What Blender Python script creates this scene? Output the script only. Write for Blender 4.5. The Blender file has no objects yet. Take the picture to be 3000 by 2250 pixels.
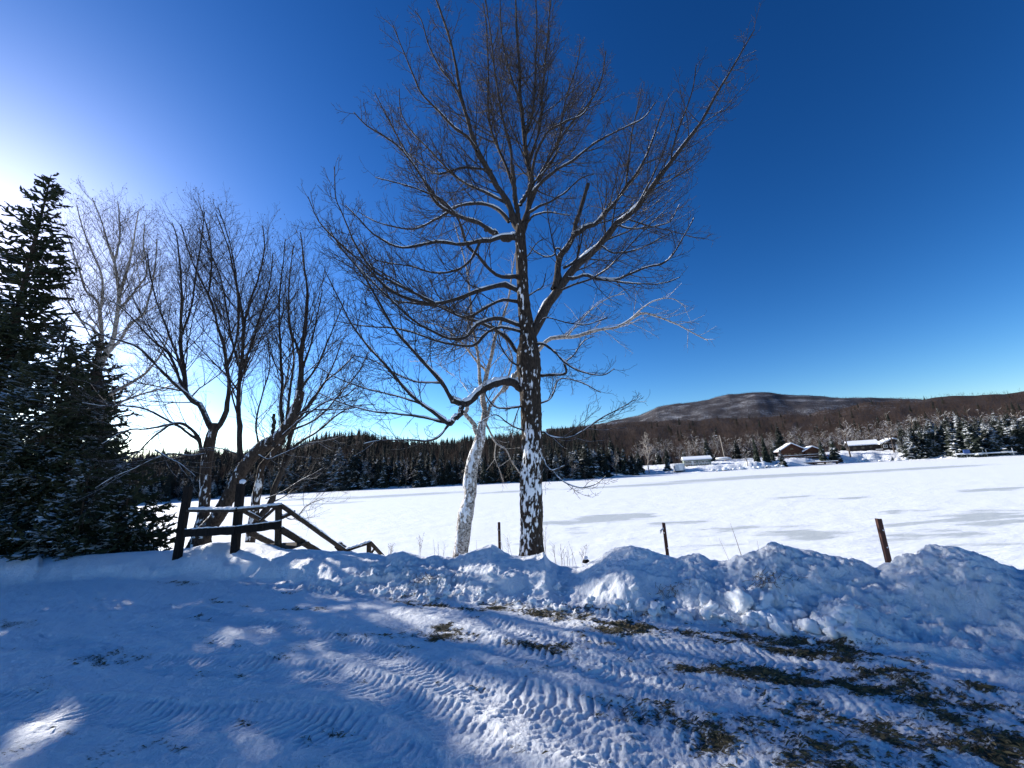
import bpy, math, random
import numpy as np
from mathutils import Vector, Matrix

# ------------------------------------------------------------------ camera, world, sun, exposure
sc = bpy.context.scene
col = sc.collection
F = 1130.0; TH = math.radians(12.7); RO = math.radians(3.2); H = 1.6      # pixels of a 3000x2250 frame, pitch, roll, eye height
fwd = np.array([0, math.cos(TH), math.sin(TH)]); U0 = np.array([0, -math.sin(TH), math.cos(TH)]); X0 = np.array([1., 0, 0])
RV = X0 * math.cos(RO) - U0 * math.sin(RO); UV = X0 * math.sin(RO) + U0 * math.cos(RO)
cd = bpy.data.cameras.new('camera'); cam = bpy.data.objects.new('camera', cd); col.objects.link(cam)
cd.sensor_fit = 'HORIZONTAL'; cd.sensor_width = 36.0; cd.lens = 36.0 * F / 3000.0; cd.clip_start = 0.05; cd.clip_end = 9000
cam.matrix_world = Matrix(((RV[0], UV[0], -fwd[0], 0), (RV[1], UV[1], -fwd[1], 0), (RV[2], UV[2], -fwd[2], H), (0, 0, 0, 1)))
sc.camera = cam

SUN_EL = math.radians(22.8); SUN_AZ = math.radians(-57.5)                  # azimuth from +Y towards +X
w = bpy.data.worlds.new('World'); sc.world = w; w.use_nodes = True
nt = w.node_tree; bg = nt.nodes['Background']
sky = nt.nodes.new('ShaderNodeTexSky'); sky.sky_type = 'NISHITA'; sky.sun_disc = False
sky.sun_elevation = SUN_EL; sky.sun_rotation = SUN_AZ
sky.altitude = 400; sky.air_density = 1.0; sky.dust_density = 0.35; sky.ozone_density = 3.2
hs = nt.nodes.new('ShaderNodeHueSaturation'); hs.inputs['Saturation'].default_value = 1.27
gm = nt.nodes.new('ShaderNodeGamma'); gm.inputs['Gamma'].default_value = 1.47; nt.links.new(hs.outputs[0], gm.inputs[0])
tn = nt.nodes.new('ShaderNodeMix'); tn.data_type = 'RGBA'; tn.blend_type = 'MULTIPLY'; tn.inputs[0].default_value = 1.0; tn.inputs[7].default_value = (.90, .77, .72, 1); nt.links.new(gm.outputs[0], tn.inputs[6])
nt.links.new(sky.outputs[0], hs.inputs['Color']); nt.links.new(tn.outputs[2], bg.inputs['Color'])
bg.inputs['Strength'].default_value = 0.063
sd = bpy.data.lights.new('sun', 'SUN'); sun = bpy.data.objects.new('sun', sd); col.objects.link(sun)
sd.energy = 5.0; sd.angle = math.radians(0.53); sd.color = (1.0, 0.95, 0.87)
sdir = Vector((math.sin(SUN_AZ) * math.cos(SUN_EL), math.cos(SUN_AZ) * math.cos(SUN_EL), math.sin(SUN_EL)))
sun.rotation_euler = sdir.to_track_quat('Z', 'Y').to_euler()
sc.view_settings.view_transform = 'Standard'; sc.view_settings.look = 'None'
sc.view_settings.exposure = 0.86; sc.view_settings.gamma = 1.0; sc.view_settings.use_curve_mapping = False
try:
    sc.cycles.max_bounces = 6; sc.cycles.diffuse_bounces = 3; sc.cycles.use_denoising = True
except Exception: pass

# ------------------------------------------------------------------ helpers
rng = np.random.default_rng(7)

def ray(x, y):
    d = fwd * F + RV * (x - 1500) - UV * (y - 1125)
    return d / np.linalg.norm(d)
def atY(x, y, Y):
    d = ray(x, y); return np.array([0, 0, H]) + d * (Y / d[1])
def atZ(x, y, z):
    d = ray(x, y); return np.array([0, 0, H]) + d * ((z - H) / d[2])
def atD(x, y, D):
    d = ray(x, y); return np.array([0, 0, H]) + d * (D / math.hypot(d[0], d[1]))
def azel(x, y):
    d = ray(x, y); return math.atan2(d[0], d[1]), d[2] / math.hypot(d[0], d[1])
def sstep(a, b, x):
    t = np.clip((x - a) / (b - a), 0, 1); return t * t * (3 - 2 * t)

def _hash(*c):
    h = np.zeros(np.broadcast(*c).shape, dtype=np.uint32)
    for i, a in enumerate(c):
        h = (h ^ (a.astype(np.int64).astype(np.uint32) * np.uint32((374761393, 668265263, 2147483647, 1274126177)[i]))) * np.uint32(2654435761)
        h ^= h >> np.uint32(15)
    h *= np.uint32(2246822519); h ^= h >> np.uint32(13)
    return h
def noise2(x, y, seed=0):
    xi = np.floor(x); yi = np.floor(y); xf = x - xi; yf = y - yi
    u = xf ** 3 * (xf * (xf * 6 - 15) + 10); v = yf ** 3 * (yf * (yf * 6 - 15) + 10)
    sdn = np.full(1, seed)
    def g(dx, dy):
        a = _hash(xi + dx, yi + dy, sdn).astype(np.float64) * (2 * np.pi / 4294967296.0)
        return np.cos(a) * (xf - dx) + np.sin(a) * (yf - dy)
    return ((g(0, 0) * (1 - u) + g(1, 0) * u) * (1 - v) + (g(0, 1) * (1 - u) + g(1, 1) * u) * v) * 1.5
def noise3(x, y, z, seed=0):
    xi = np.floor(x); yi = np.floor(y); zi = np.floor(z); xf = x - xi; yf = y - yi; zf = z - zi
    u = xf * xf * (3 - 2 * xf); v = yf * yf * (3 - 2 * yf); t = zf * zf * (3 - 2 * zf); o = 0
    for dx in (0, 1):
        for dy in (0, 1):
            for dz in (0, 1):
                o = o + _hash(xi + dx, yi + dy, zi + dz + seed * 131).astype(np.float64) / 2147483648.0 * (u if dx else 1 - u) * (v if dy else 1 - v) * (t if dz else 1 - t)
    return o - 1
def fbm(x, y, seed=0, octv=4, gain=0.5):
    o = 0; a = 1.0; s = 1.0
    for i in range(octv):
        o = o + a * noise2(x * s + i * 17.3, y * s - i * 9.1, seed + i); a *= gain; s *= 2.03
    return o

def mesh_np(name, V, quads=None, tris=None, smooth=True, attrs=None, mat_idx=None):
    me = bpy.data.meshes.new(name)
    V = np.asarray(V, dtype=np.float32); me.vertices.add(len(V)); me.vertices.foreach_set('co', V.ravel())
    fl = []; tot = []
    if quads is not None and len(quads): fl.append(np.asarray(quads, dtype=np.int32).ravel()); tot.append(np.full(len(quads), 4, np.int32))
    if tris is not None and len(tris): fl.append(np.asarray(tris, dtype=np.int32).ravel()); tot.append(np.full(len(tris), 3, np.int32))
    L = np.concatenate(fl); T = np.concatenate(tot)
    me.loops.add(len(L)); me.loops.foreach_set('vertex_index', L)
    me.polygons.add(len(T)); st = np.zeros(len(T), np.int32); st[1:] = np.cumsum(T)[:-1]
    me.polygons.foreach_set('loop_start', st); me.polygons.foreach_set('loop_total', T)
    me.polygons.foreach_set('use_smooth', np.full(len(T), smooth, dtype=bool))
    for k, a in (attrs or {}).items():
        at = me.attributes.new(k, 'FLOAT', 'POINT'); at.data.foreach_set('value', np.asarray(a, dtype=np.float32).ravel())
    me.update(calc_edges=True)
    return me
def link(name, me, mat=None, parent=None):
    o = bpy.data.objects.new(name, me); col.objects.link(o)
    if mat is not None and me is not None and not me.materials: me.materials.append(mat)
    if parent is not None: o.parent = parent
    return o
def tag(o, label=None, cat=None, group=None, kind=None):
    if label: o['label'] = label
    if cat: o['category'] = cat
    if group: o['group'] = group
    if kind: o['kind'] = kind
    return o
def empty(name, loc=(0, 0, 0), rz=0):
    o = bpy.data.objects.new(name, None); col.objects.link(o); o.location = loc; o.rotation_euler = (0, 0, rz); o.empty_display_size = .2
    return o
class MB:
    """collects vertices and faces for one mesh"""
    def __init__(s): s.V = []; s.Q = []; s.T = []; s.n = 0
    def add(s, V, Q=None, T=None):
        V = np.asarray(V, float); s.V.append(V)
        if Q is not None and len(Q): s.Q.append(np.asarray(Q) + s.n)
        if T is not None and len(T): s.T.append(np.asarray(T) + s.n)
        s.n += len(V); return s
    def box(s, c, size, rot=None, jit=0):
        h = np.array(size) / 2.0; c = np.array(c, float)
        v = np.array([[x, y, z] for z in (-1, 1) for y in (-1, 1) for x in (-1, 1)], float) * h
        if jit: v += rng.normal(0, jit, v.shape)
        if rot is not None: v = v @ np.array(rot).T
        return s.add(v + c, [[0, 2, 3, 1], [4, 5, 7, 6], [0, 1, 5, 4], [2, 6, 7, 3], [0, 4, 6, 2], [1, 3, 7, 5]])
    def beam(s, a, b, wd, ht, seg=1, wob=0, up=(0, 0, 1)):
        a = np.array(a, float); b = np.array(b, float); t = b - a; L = np.linalg.norm(t); t /= L
        upv = np.array(up, float)
        if abs(t @ upv) > .9: upv = np.array([0, 1., 0])
        sv = np.cross(t, upv); sv /= np.linalg.norm(sv); uv = np.cross(sv, t)
        ch = .12; V = []; m = 8
        prof = [(-1 + ch, -1), (1 - ch, -1), (1, -1 + ch), (1, 1 - ch), (1 - ch, 1), (-1 + ch, 1), (-1, 1 - ch), (-1, -1 + ch)]
        for i in range(seg + 1):
            p = a + t * L * i / seg; k = 1 + (rng.normal(0, wob) if wob else 0); of = (sv * rng.normal(0, wob * wd) + uv * rng.normal(0, wob * ht)) if wob else 0
            for (x, y) in prof: V.append(p + of + sv * x * wd / 2 * k + uv * y * ht / 2 * k)
        Q = [[i * m + j, i * m + (j + 1) % m, (i + 1) * m + (j + 1) % m, (i + 1) * m + j] for i in range(seg) for j in range(m)]
        s.add(V, Q)
        nb = s.n - len(V)
        for base in (nb, s.n - m):
            s.Q.append(np.array([[base, base + 1, base + 2, base + 3], [base, base + 3, base + 4, base + 7], [base + 4, base + 5, base + 6, base + 7]]))
        return s
    def mesh(s, name, smooth=False):
        return mesh_np(name, np.concatenate(s.V), np.concatenate(s.Q) if s.Q else None, np.concatenate(s.T) if s.T else None, smooth)
    def build(s, name, mat, parent=None, smooth=False): return link(name, s.mesh(name, smooth), mat, parent)

def tube_arrays(P, R, sides=3):
    """P [M,n,3], R [M,n] -> vertices, quads of M open tubes"""
    M, n, _ = P.shape
    T = np.gradient(P, axis=1); T /= np.linalg.norm(T, axis=2, keepdims=True) + 1e-9
    mt = T.mean(axis=1); ref = np.where((np.abs(mt[:, 2]) > .75)[:, None], np.array([0.3, 1., 0]), np.array([0, 0, 1.]))[:, None, :]
    N = ref - (ref * T).sum(2, keepdims=True) * T; N /= np.linalg.norm(N, axis=2, keepdims=True) + 1e-9
    B = np.cross(T, N)
    a = np.arange(sides) * 2 * np.pi / sides + .5
    V = P[:, :, None, :] + R[:, :, None, None] * (N[:, :, None, :] * np.cos(a)[None, None, :, None] + B[:, :, None, :] * np.sin(a)[None, None, :, None])
    base = (np.arange(M) * n * sides)[:, None, None]; i = (np.arange(n - 1) * sides)[None, :, None]; j = np.arange(sides)[None, None, :]; j2 = (j + 1) % sides
    Q = np.stack([base + i + j, base + i + j2, base + i + sides + j2, base + i + sides + j], axis=-1).reshape(-1, 4)
    return V.reshape(-1, 3), Q
def resample(P, n):
    P = np.asarray(P, float)
    if len(P) == 2: return P[0] + (P[1] - P[0]) * np.linspace(0, 1, n)[:, None]
    Q = np.vstack([2 * P[0] - P[1], P, 2 * P[-1] - P[-2]])
    seg = np.linalg.norm(np.diff(P[:, :2], axis=0), axis=1); s = np.concatenate([[0], np.cumsum(seg)])
    u = np.linspace(0, s[-1], n); k = np.clip(np.searchsorted(s, u, side='right') - 1, 0, len(P) - 2)
    t = ((u - s[k]) / np.maximum(seg[k], 1e-9))[:, None]
    p0, p1, p2, p3 = Q[k], Q[k + 1], Q[k + 2], Q[k + 3]
    return .5 * (2 * p1 + (p2 - p0) * t + (2 * p0 - 5 * p1 + 4 * p2 - p3) * t ** 2 + (3 * p1 - p0 - 3 * p2 + p3) * t ** 3)
def limb(pts, w0, w1, Y0, Y1, n=30, wob=.36):
    """a branch seen along image points pts, standing at distance Y0..Y1: real 3-D centre line and radii"""
    p = resample(pts, n); t = np.linspace(0, 1, n); Y = Y0 + (Y1 - Y0) * t ** 1.1
    P = np.array([atY(a[0], a[1], y) for a, y in zip(p, Y)])
    wpx = w0 + (w1 - w0) * t ** .68
    Z = (P - np.array([0, 0, H])) @ fwd
    R = wpx / 2 * Z / F
    k = rng.normal(0, 1, (n, 3)); k[0] = 0
    k = (k + np.roll(k, 1, 0) + np.roll(k, -1, 0)) / 3
    P = P + k * R[:, None] * wob
    R = R * (1 + np.clip(rng.normal(0, .10, n), -.2, .3))
    return P, R
def spawn(P, R, per_m, t0, t1, ang, lenf, k=6, up=.3, wob=.15, rr=.6, rl=.008, rmin=.0015, flat=0.0, bias=None, seed=0, lmin=.05):
    """children along M parent centre lines; everything vectorised"""
    g = np.random.default_rng(seed)
    M, n, _ = P.shape
    L = np.linalg.norm(np.diff(P, axis=1), axis=2).sum(1)
    cnt = np.maximum(0, np.floor(L * (t1 - t0) * per_m + g.random(M))).astype(int)
    pi = np.repeat(np.arange(M), cnt)
    if len(pi) == 0: return np.zeros((0, k, 3)), np.zeros((0, k))
    off = np.arange(len(pi)) - np.repeat(np.cumsum(cnt) - cnt, cnt)
    t = t0 + (t1 - t0) * (off + g.random(len(pi)) * .9) / np.maximum(1, cnt[pi])
    f = t * (n - 1); i = np.minimum(f.astype(int), n - 2); u = (f - i)[:, None]
    A = P[pi, i]; Bp = P[pi, i + 1]; pos = A + (Bp - A) * u; T = Bp - A; T /= np.linalg.norm(T, axis=1, keepdims=True) + 1e-9
    r = R[pi, i] * (1 - u[:, 0]) + R[pi, i + 1] * u[:, 0]
    rd = g.normal(0, 1, T.shape); rd[:, 2] *= (1 - flat)
    if bias is not None: rd += np.array(bias)
    N = rd - (rd * T).sum(1, keepdims=True) * T; N /= np.linalg.norm(N, axis=1, keepdims=True) + 1e-9
    a = np.radians(ang) * (1 + g.normal(0, .22, len(pi)))[:, None]
    d = T * np.cos(a) + N * np.sin(a)
    ln = lenf(L[pi], t) * (0.6 + .7 * g.random(len(pi))); ln = np.maximum(ln, lmin)
    out = np.zeros((len(pi), k, 3)); out[:, 0] = pos; st = (ln / (k - 1))[:, None]
    for q in range(1, k):
        out[:, q] = out[:, q - 1] + d * st
        d = d + np.array([0, 0, up]) / (k - 1) + g.normal(0, wob, d.shape) / math.sqrt(k); d /= np.linalg.norm(d, axis=1, keepdims=True)
    r0 = np.minimum(r * rr, ln * rl + rmin)
    RR = r0[:, None] + (rmin - r0)[:, None] * (np.linspace(0, 1, k) ** .8)[None]
    return out, np.maximum(RR, rmin * .6)
def tubes_mesh(name, sets, smooth=True):
    mb = MB()
    for (P, R, s) in sets:
        if len(P): V, Q = tube_arrays(P, R, s); mb.add(V, Q)
    return mb.mesh(name, smooth)
def snowcap(P, R, g, thick=.75, keep=.15):
    T = np.gradient(P, axis=1); T /= np.linalg.norm(T, axis=2, keepdims=True) + 1e-9
    up = np.array([0, 0, 1.]) - T[:, :, 2:3] * T; hz = np.linalg.norm(up, axis=2); up /= hz[..., None] + 1e-9
    nz = np.cumsum(g.normal(0, .6, R.shape), axis=1); nz = np.sin(nz * 1.7) * .5 + g.normal(0, .18, R.shape)
    k = np.clip((hz - .22) * 1.9, 0, 1) * np.clip(.55 + keep + nz, 0, 1)
    return P + up * (R * .62)[..., None], R * thick * k + .0002

# ------------------------------------------------------------------ materials
def mat(name, rough=.8, spec=.3):
    m = bpy.data.materials.new(name); m.use_nodes = True; n = m.node_tree; b = n.nodes['Principled BSDF']
    b.inputs['Roughness'].default_value = rough; b.inputs['Specular IOR Level'].default_value = spec
    return m, n, b
def N_(n, t, **kw):
    o = n.nodes.new(t)
    for k, v in kw.items():
        if k in o.inputs: o.inputs[k].default_value = v
        else: setattr(o, k, v)
    return o
def ramp(n, src, stops):
    r = n.nodes.new('ShaderNodeValToRGB'); e = r.color_ramp.elements
    while len(e) < len(stops): e.new(.5)
    for i, (p, c) in enumerate(stops):
        e[i].position = p; e[i].color = (*c, 1) if len(c) == 3 else c
    n.links.new(src, r.inputs[0]); return r
def mixc(n, fac, a, b):
    m = n.nodes.new('ShaderNodeMix'); m.data_type = 'RGBA'
    if hasattr(fac, 'links'): n.links.new(fac, m.inputs[0])
    else: m.inputs[0].default_value = fac
    for s, v in ((m.inputs[6], a), (m.inputs[7], b)):
        if hasattr(v, 'links'): n.links.new(v, s)
        else: s.default_value = (*v, 1)
    return m.outputs[2]
def mth(n, op, a, b=0.0, c=None, clamp=False):
    m = n.nodes.new('ShaderNodeMath'); m.operation = op; m.use_clamp = clamp
    for i, v in enumerate([a, b] + ([c] if c is not None else [])):
        if hasattr(v, 'links'): n.links.new(v, m.inputs[i])
        else: m.inputs[i].default_value = v
    return m.outputs[0]
def objc(n): return n.nodes.new('ShaderNodeNewGeometry').outputs['Position']
def noi(n, vec, scale, detail=4, rough=.6, stretch=None):
    if stretch:
        mp = n.nodes.new('ShaderNodeMapping'); mp.inputs['Scale'].default_value = stretch; n.links.new(vec, mp.inputs[0]); vec = mp.outputs[0]
    t = N_(n, 'ShaderNodeTexNoise', Scale=scale, Detail=detail, Roughness=rough); n.links.new(vec, t.inputs['Vector']); return t.outputs['Fac']
def bump(n, b, h, strength=.5, dist=.02):
    bp = N_(n, 'ShaderNodeBump', Strength=strength, Distance=dist); n.links.new(h, bp.inputs['Height']); n.links.new(bp.outputs[0], b.inputs['Normal'])
SNOW = (.86, .885, .92)

def mk_snow():
    m, n, b = mat('snow', .55, .25); p = objc(n)
    c = mixc(n, noi(n, p, 3.0, 5), (.82, .85, .89), (.88, .90, .93)); n.links.new(c, b.inputs['Base Color'])
    bump(n, b, noi(n, p, 45, 6, .7), .55, .02); return m
def mk_ground():
    m, n, b = mat('trodden_snow', .6, .25); p = objc(n)
    at = n.nodes.new('ShaderNodeAttribute'); at.attribute_name = 'bare'
    n1 = noi(n, p, 26, 8, .75, (1, 2.2, 1)); n2 = noi(n, p, 5, 4, .6, (1, 1.8, 1))
    s = mth(n, 'ADD', at.outputs['Fac'], mth(n, 'MULTIPLY', mth(n, 'SUBTRACT', n1, .53), 2.6)); s = mth(n, 'ADD', s, mth(n, 'MULTIPLY', mth(n, 'SUBTRACT', n2, .5), .6))
    f = ramp(n, s, [(.47, (0, 0, 0)), (.56, (.45, .45, .45)), (.70, (1, 1, 1))]).outputs[0]
    dc = mixc(n, noi(n, p, 60, 5, .7), (.030, .024, .014), (.125, .105, .060))
    dc = mixc(n, ramp(n, noi(n, p, 9, 3), [(.5, (0, 0, 0)), (.62, (1, 1, 1))]).outputs[0], dc, (.080, .070, .038))
    sc_ = mixc(n, noi(n, p, 2.5, 5), (.80, .83, .88), (.88, .90, .93))
    n.links.new(mixc(n, f, sc_, dc), b.inputs['Base Color'])
    h = mth(n, 'ADD', mth(n, 'MULTIPLY', noi(n, p, 55, 7, .7), .6), mth(n, 'MULTIPLY', noi(n, p, 13, 5, .65), 1.1)); h = mth(n, 'ADD', h, mth(n, 'MULTIPLY', noi(n, p, 150, 3, .6), .22))
    h = mth(n, 'SUBTRACT', h, mth(n, 'MULTIPLY', f, .5)); bump(n, b, h, .95, .028)
    return m
def mk_lake():
    m, n, b = mat('snowy_ice', .5, .3); p = objc(n)
    at = n.nodes.new('ShaderNodeAttribute'); at.attribute_name = 'ice'
    n1 = noi(n, p, .75, 9, .78, (.40, 1.7, 1)); n2 = noi(n, p, .09, 4, .6, (.45, 1.5, 1))
    s = mth(n, 'ADD', mth(n, 'MULTIPLY', n1, .95), mth(n, 'MULTIPLY', n2, .25)); s = mth(n, 'ADD', s, mth(n, 'MULTIPLY', at.outputs['Fac'], .5))
    f = ramp(n, s, [(.72, (0, 0, 0)), (.86, (1, 1, 1))]).outputs[0]
    f = mth(n, 'MULTIPLY', f, .8)
    f3 = mth(n, 'MULTIPLY', ramp(n, noi(n, p, 1.5, 7, .72, (.38, 1.6, 1)), [(.60, (0, 0, 0)), (.70, (.4, .4, .4))]).outputs[0], ramp(n, n2, [(.45, (0, 0, 0)), (.6, (1, 1, 1))]).outputs[0]); f = mth(n, 'MAXIMUM', f, f3)
    n.links.new(mixc(n, f, mixc(n, n1, (.80, .83, .85), (.90, .915, .925)), (.42, .455, .44)), b.inputs['Base Color'])
    bump(n, b, noi(n, p, 2.4, 7, .7, (.6, 1.4, 1)), .6, .14)
    return m
def mk_bark(name, c1, c2, snow=False, attr=False, scale=30, stretch=(1, 1, .22), white=None, lim=(.32, .6), bstr=.8, bd=.02):
    m, n, b = mat(name, .85, .15); p = objc(n)
    n1 = noi(n, p, scale, 6, .7, stretch)
    c = mixc(n, ramp(n, n1, [(.35, (0, 0, 0)), (.68, (1, 1, 1))]).outputs[0], c1, c2)
    if white:
        d = ramp(n, noi(n, p, 13, 7, .75, (1, 1, 1.8)), [(.46, (0, 0, 0)), (.56, (1, 1, 1))]).outputs[0]
        c = mixc(n, d, white, c)
    bump(n, b, n1, bstr, bd)
    if snow:
        g = n.nodes.new('ShaderNodeNewGeometry'); sx = n.nodes.new('ShaderNodeSeparateXYZ'); n.links.new(g.outputs['Normal'], sx.inputs[0])
        f = mth(n, 'ADD', sx.outputs['Z'], mth(n, 'MULTIPLY', mth(n, 'SUBTRACT', noi(n, p, 9, 5, .7), .5), 1.1))
        f = ramp(n, f, [(lim[0], (0, 0, 0)), (lim[1], (1, 1, 1))]).outputs[0]; c = mixc(n, f, c, SNOW)
    if attr:
        at = n.nodes.new('ShaderNodeAttribute'); at.attribute_name = 'snow'
        s = mth(n, 'ADD', at.outputs['Fac'], mth(n, 'MULTIPLY', mth(n, 'SUBTRACT', noi(n, p, 40, 4, .6), .5), .5))
        c = mixc(n, ramp(n, s, [(.34, (0, 0, 0)), (.52, (.6, .6, .6)), (.78, (1, 1, 1))]).outputs[0], c, (.84, .87, .90))
    n.links.new(c, b.inputs['Base Color']); return m
def mk_plain(name, c, rough=.8, var=.25, scale=12, spec=.3, metal=0):
    m, n, b = mat(name, rough, spec); p = objc(n); f = noi(n, p, scale, 5, .65)
    a = tuple(x * (1 - var) for x in c); d = tuple(min(1, x * (1 + var)) for x in c)
    n.links.new(mixc(n, f, a, d), b.inputs['Base Color']); b.inputs['Metallic'].default_value = metal
    bump(n, b, f, .3, .01); return m
def mk_conifer(name, c1, c2, lim, ns=3.0, nscale=1.2):
    m, n, b = mat(name, .8, .15); p = objc(n)
    g = n.nodes.new('ShaderNodeNewGeometry'); sx = n.nodes.new('ShaderNodeSeparateXYZ'); n.links.new(g.outputs['Normal'], sx.inputs[0])
    c = mixc(n, noi(n, p, ns, 4), c1, c2)
    f = mth(n, 'ADD', sx.outputs['Z'], mth(n, 'MULTIPLY', mth(n, 'SUBTRACT', noi(n, p, nscale, 5, .7), .5), 1.5))
    f = ramp(n, f, [(lim[0], (0, 0, 0)), (lim[1], (1, 1, 1))]).outputs[0]
    n.links.new(mixc(n, f, c, (.82, .85, .89)), b.inputs['Base Color']); return m

M_snow = mk_snow(); M_ground = mk_ground(); M_lake = mk_lake()
M_trunk = mk_bark('rough_dark_bark', (.013, .010, .008), (.075, .056, .043), attr=True, scale=34)
M_limb = mk_bark('limb_bark', (.015, .012, .011), (.066, .056, .049), snow=True, lim=(.5, .75))
M_twig = mk_bark('twig_bark', (.034, .029, .028), (.066, .056, .051), scale=8, bstr=.2)
M_birch = mk_bark('pale_birch_bark', (.035, .028, .024), (.20, .17, .15), attr=True, white=(.50, .47, .43), scale=22)
M_birchlimb = mk_bark('birch_limb_bark', (.10, .08, .07), (.3, .26, .22), snow=True, white=(.5, .46, .41), lim=(.5, .8))
M_birchtwig = mk_bark('birch_twig_bark', (.05, .038, .032), (.12, .09, .075), scale=8, bstr=.2)
M_ltrunk = mk_bark('old_tree_bark', (.015, .011, .009), (.085, .064, .050), attr=True, scale=26)
M_wood = mk_bark('weathered_wood', (.020, .015, .012), (.085, .062, .045), scale=20, stretch=(1, 1, 1), bstr=.5)
M_darkpost = mk_bark('dark_timber', (.006, .005, .005), (.022, .018, .016), scale=25)
M_rust = mk_plain('rusty_steel', (.055, .020, .013), .7, .5, 30, .4, .3)
M_needle = mk_conifer('spruce_needles', (.010, .016, .010), (.030, .040, .020), (.70, 1.12), 2.0, 2.2)
M_farneedle = mk_conifer('snowy_far_spruce', (.012, .018, .014), (.028, .036, .026), (.80, 1.3), .8, .45)
M_farneedle2 = mk_conifer('dark_far_spruce', (.012, .016, .014), (.026, .032, .026), (.95, 1.45), .8, .5)
M_farbark = mk_bark('far_bark', (.05, .038, .03), (.15, .115, .09), scale=2, snow=True, lim=(.3, .75), bstr=.1)
M_farpale = mk_bark('far_pale_bark', (.30, .25, .20), (.55, .49, .42), scale=2, bstr=.1)
M_hilltree = mk_bark('hill_tree_bark', (.026, .019, .017), (.080, .052, .040), scale=.05, stretch=(1, 1, 1), bstr=.0)
M_weed = mk_plain('dry_weed', (.16, .105, .06), .9, .4, 20)
M_grass = mk_plain('dead_grass', (.115, .095, .048), .9, .5, 15)
M_leaf = mk_plain('dead_leaf', (.10, .06, .035), .9, .4, 5)

# ------------------------------------------------------------------ near ground: driveway, ploughed snow bank, slope to the lake
foot_px = [(0, 1712), (300, 1695), (610, 1695), (949, 1725), (1153, 1736), (1322, 1746), (1500, 1756), (1700, 1782), (1839, 1800), (2042, 1808), (2240, 1828), (2381, 1844), (2600, 1866), (2900, 1900), (3300, 1950)]
fp = np.array([atZ(x, y, 0)[:2] for x, y in foot_px])
FX = np.concatenate([[-90, -30], fp[:, 0], [9, 90]]); FY = np.concatenate([[20, 12], fp[:, 1], [.2, -50]])
def footY(x): return np.interp(x, FX, FY)
crest_px = [(-400, 1640), (0, 1628), (120, 1622), (126, 1634), (250, 1627), (400, 1617), (500, 1614), (560, 1606), (620, 1590), (700, 1588), (800, 1600), (850, 1610), (950, 1614), (1080, 1622), (1130, 1634), (1150, 1624), (1180, 1617),
            (1230, 1627), (1290, 1632), (1330, 1635), (1350, 1626), (1400, 1612), (1440, 1601), (1480, 1620), (1530, 1632), (1570, 1627), (1592, 1617), (1610, 1642), (1640, 1664), (1700, 1668), (1745, 1650), (1770, 1630), (1800, 1612), (1850, 1604),
            (1900, 1614), (1950, 1632), (1985, 1642), (2020, 1634), (2050, 1633), (2085, 1652), (2130, 1650), (2190, 1622), (2230, 1602), (2265, 1590), (2300, 1598), (2340, 1612), (2380, 1618), (2410, 1632), (2450, 1645), (2500, 1640),
            (2530, 1652), (2565, 1668), (2600, 1650), (2650, 1620), (2700, 1605), (2740, 1598), (2800, 1602), (2860, 1618), (2930, 1645), (2985, 1670), (3050, 1664), (3300, 1700)]
CD = 1.0
# crest heights as a function of x along the crest line
cx = []; cz = []
for (x, y) in crest_px:
    d = ray(x, y); Yc = 5.0
    for _ in range(25): Yc = .5 * Yc + .5 * (footY(d[0] / d[1] * Yc) + CD)
    p = atY(x, y, Yc); cx.append(math.atan2(p[0], p[1])); cz.append(p[2])
cx = np.array(cx); cz = np.array(cz); o_ = np.argsort(cx); cx = cx[o_]; cz = cz[o_]
tracks = [  # centre line in image points, width, tread pitch, strength
    ([(644, 1692), (850, 1712), (1153, 1756), (1320, 1790), (1492, 1851), (1650, 1880), (1839, 1898), (2050, 1915), (2246, 1932), (2500, 1975), (3000, 2090)], .40, .070, .9),
    ([(200, 1780), (407, 1783), (576, 1797), (746, 1830), (915, 1871), (1085, 1905), (1288, 1980), (1424, 2030), (1600, 2120), (1800, 2250)], .36, .062, .9),
    ([(-100, 1871), (0, 1871), (203, 1891), (373, 1930), (560, 1950), (814, 1962), (1000, 1985), (1200, 2050), (1350, 2140), (1450, 2250)], .36, .066, .8),
    ([(-100, 2055), (0, 2061), (203, 2075), (475, 2095), (678, 2098), (881, 2112), (1050, 2150), (1200, 2250)], .36, .072, 1.0),
    ([(1300, 1860), (1500, 1905), (1700, 1950), (1839, 1985), (2076, 2005), (2381, 2050), (2700, 2140), (2950, 2240)], .34, .075, .9),
    ([(1450, 2000), (1534, 2035), (1737, 2088), (1880, 2140), (2050, 2230)], .42, .095, 1.2),
    ([(-100, 1790), (100, 1800), (300, 1815), (480, 1840), (650, 1900), (760, 1960)], .3, .08, .5),
]
TR = []
for (pts, wd, pitch, st) in tracks:
    p = resample(np.array(pts, float), 40); TR.append((np.array([atZ(a[0], a[1], 0)[:2] for a in p]), wd, pitch, st))
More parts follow.
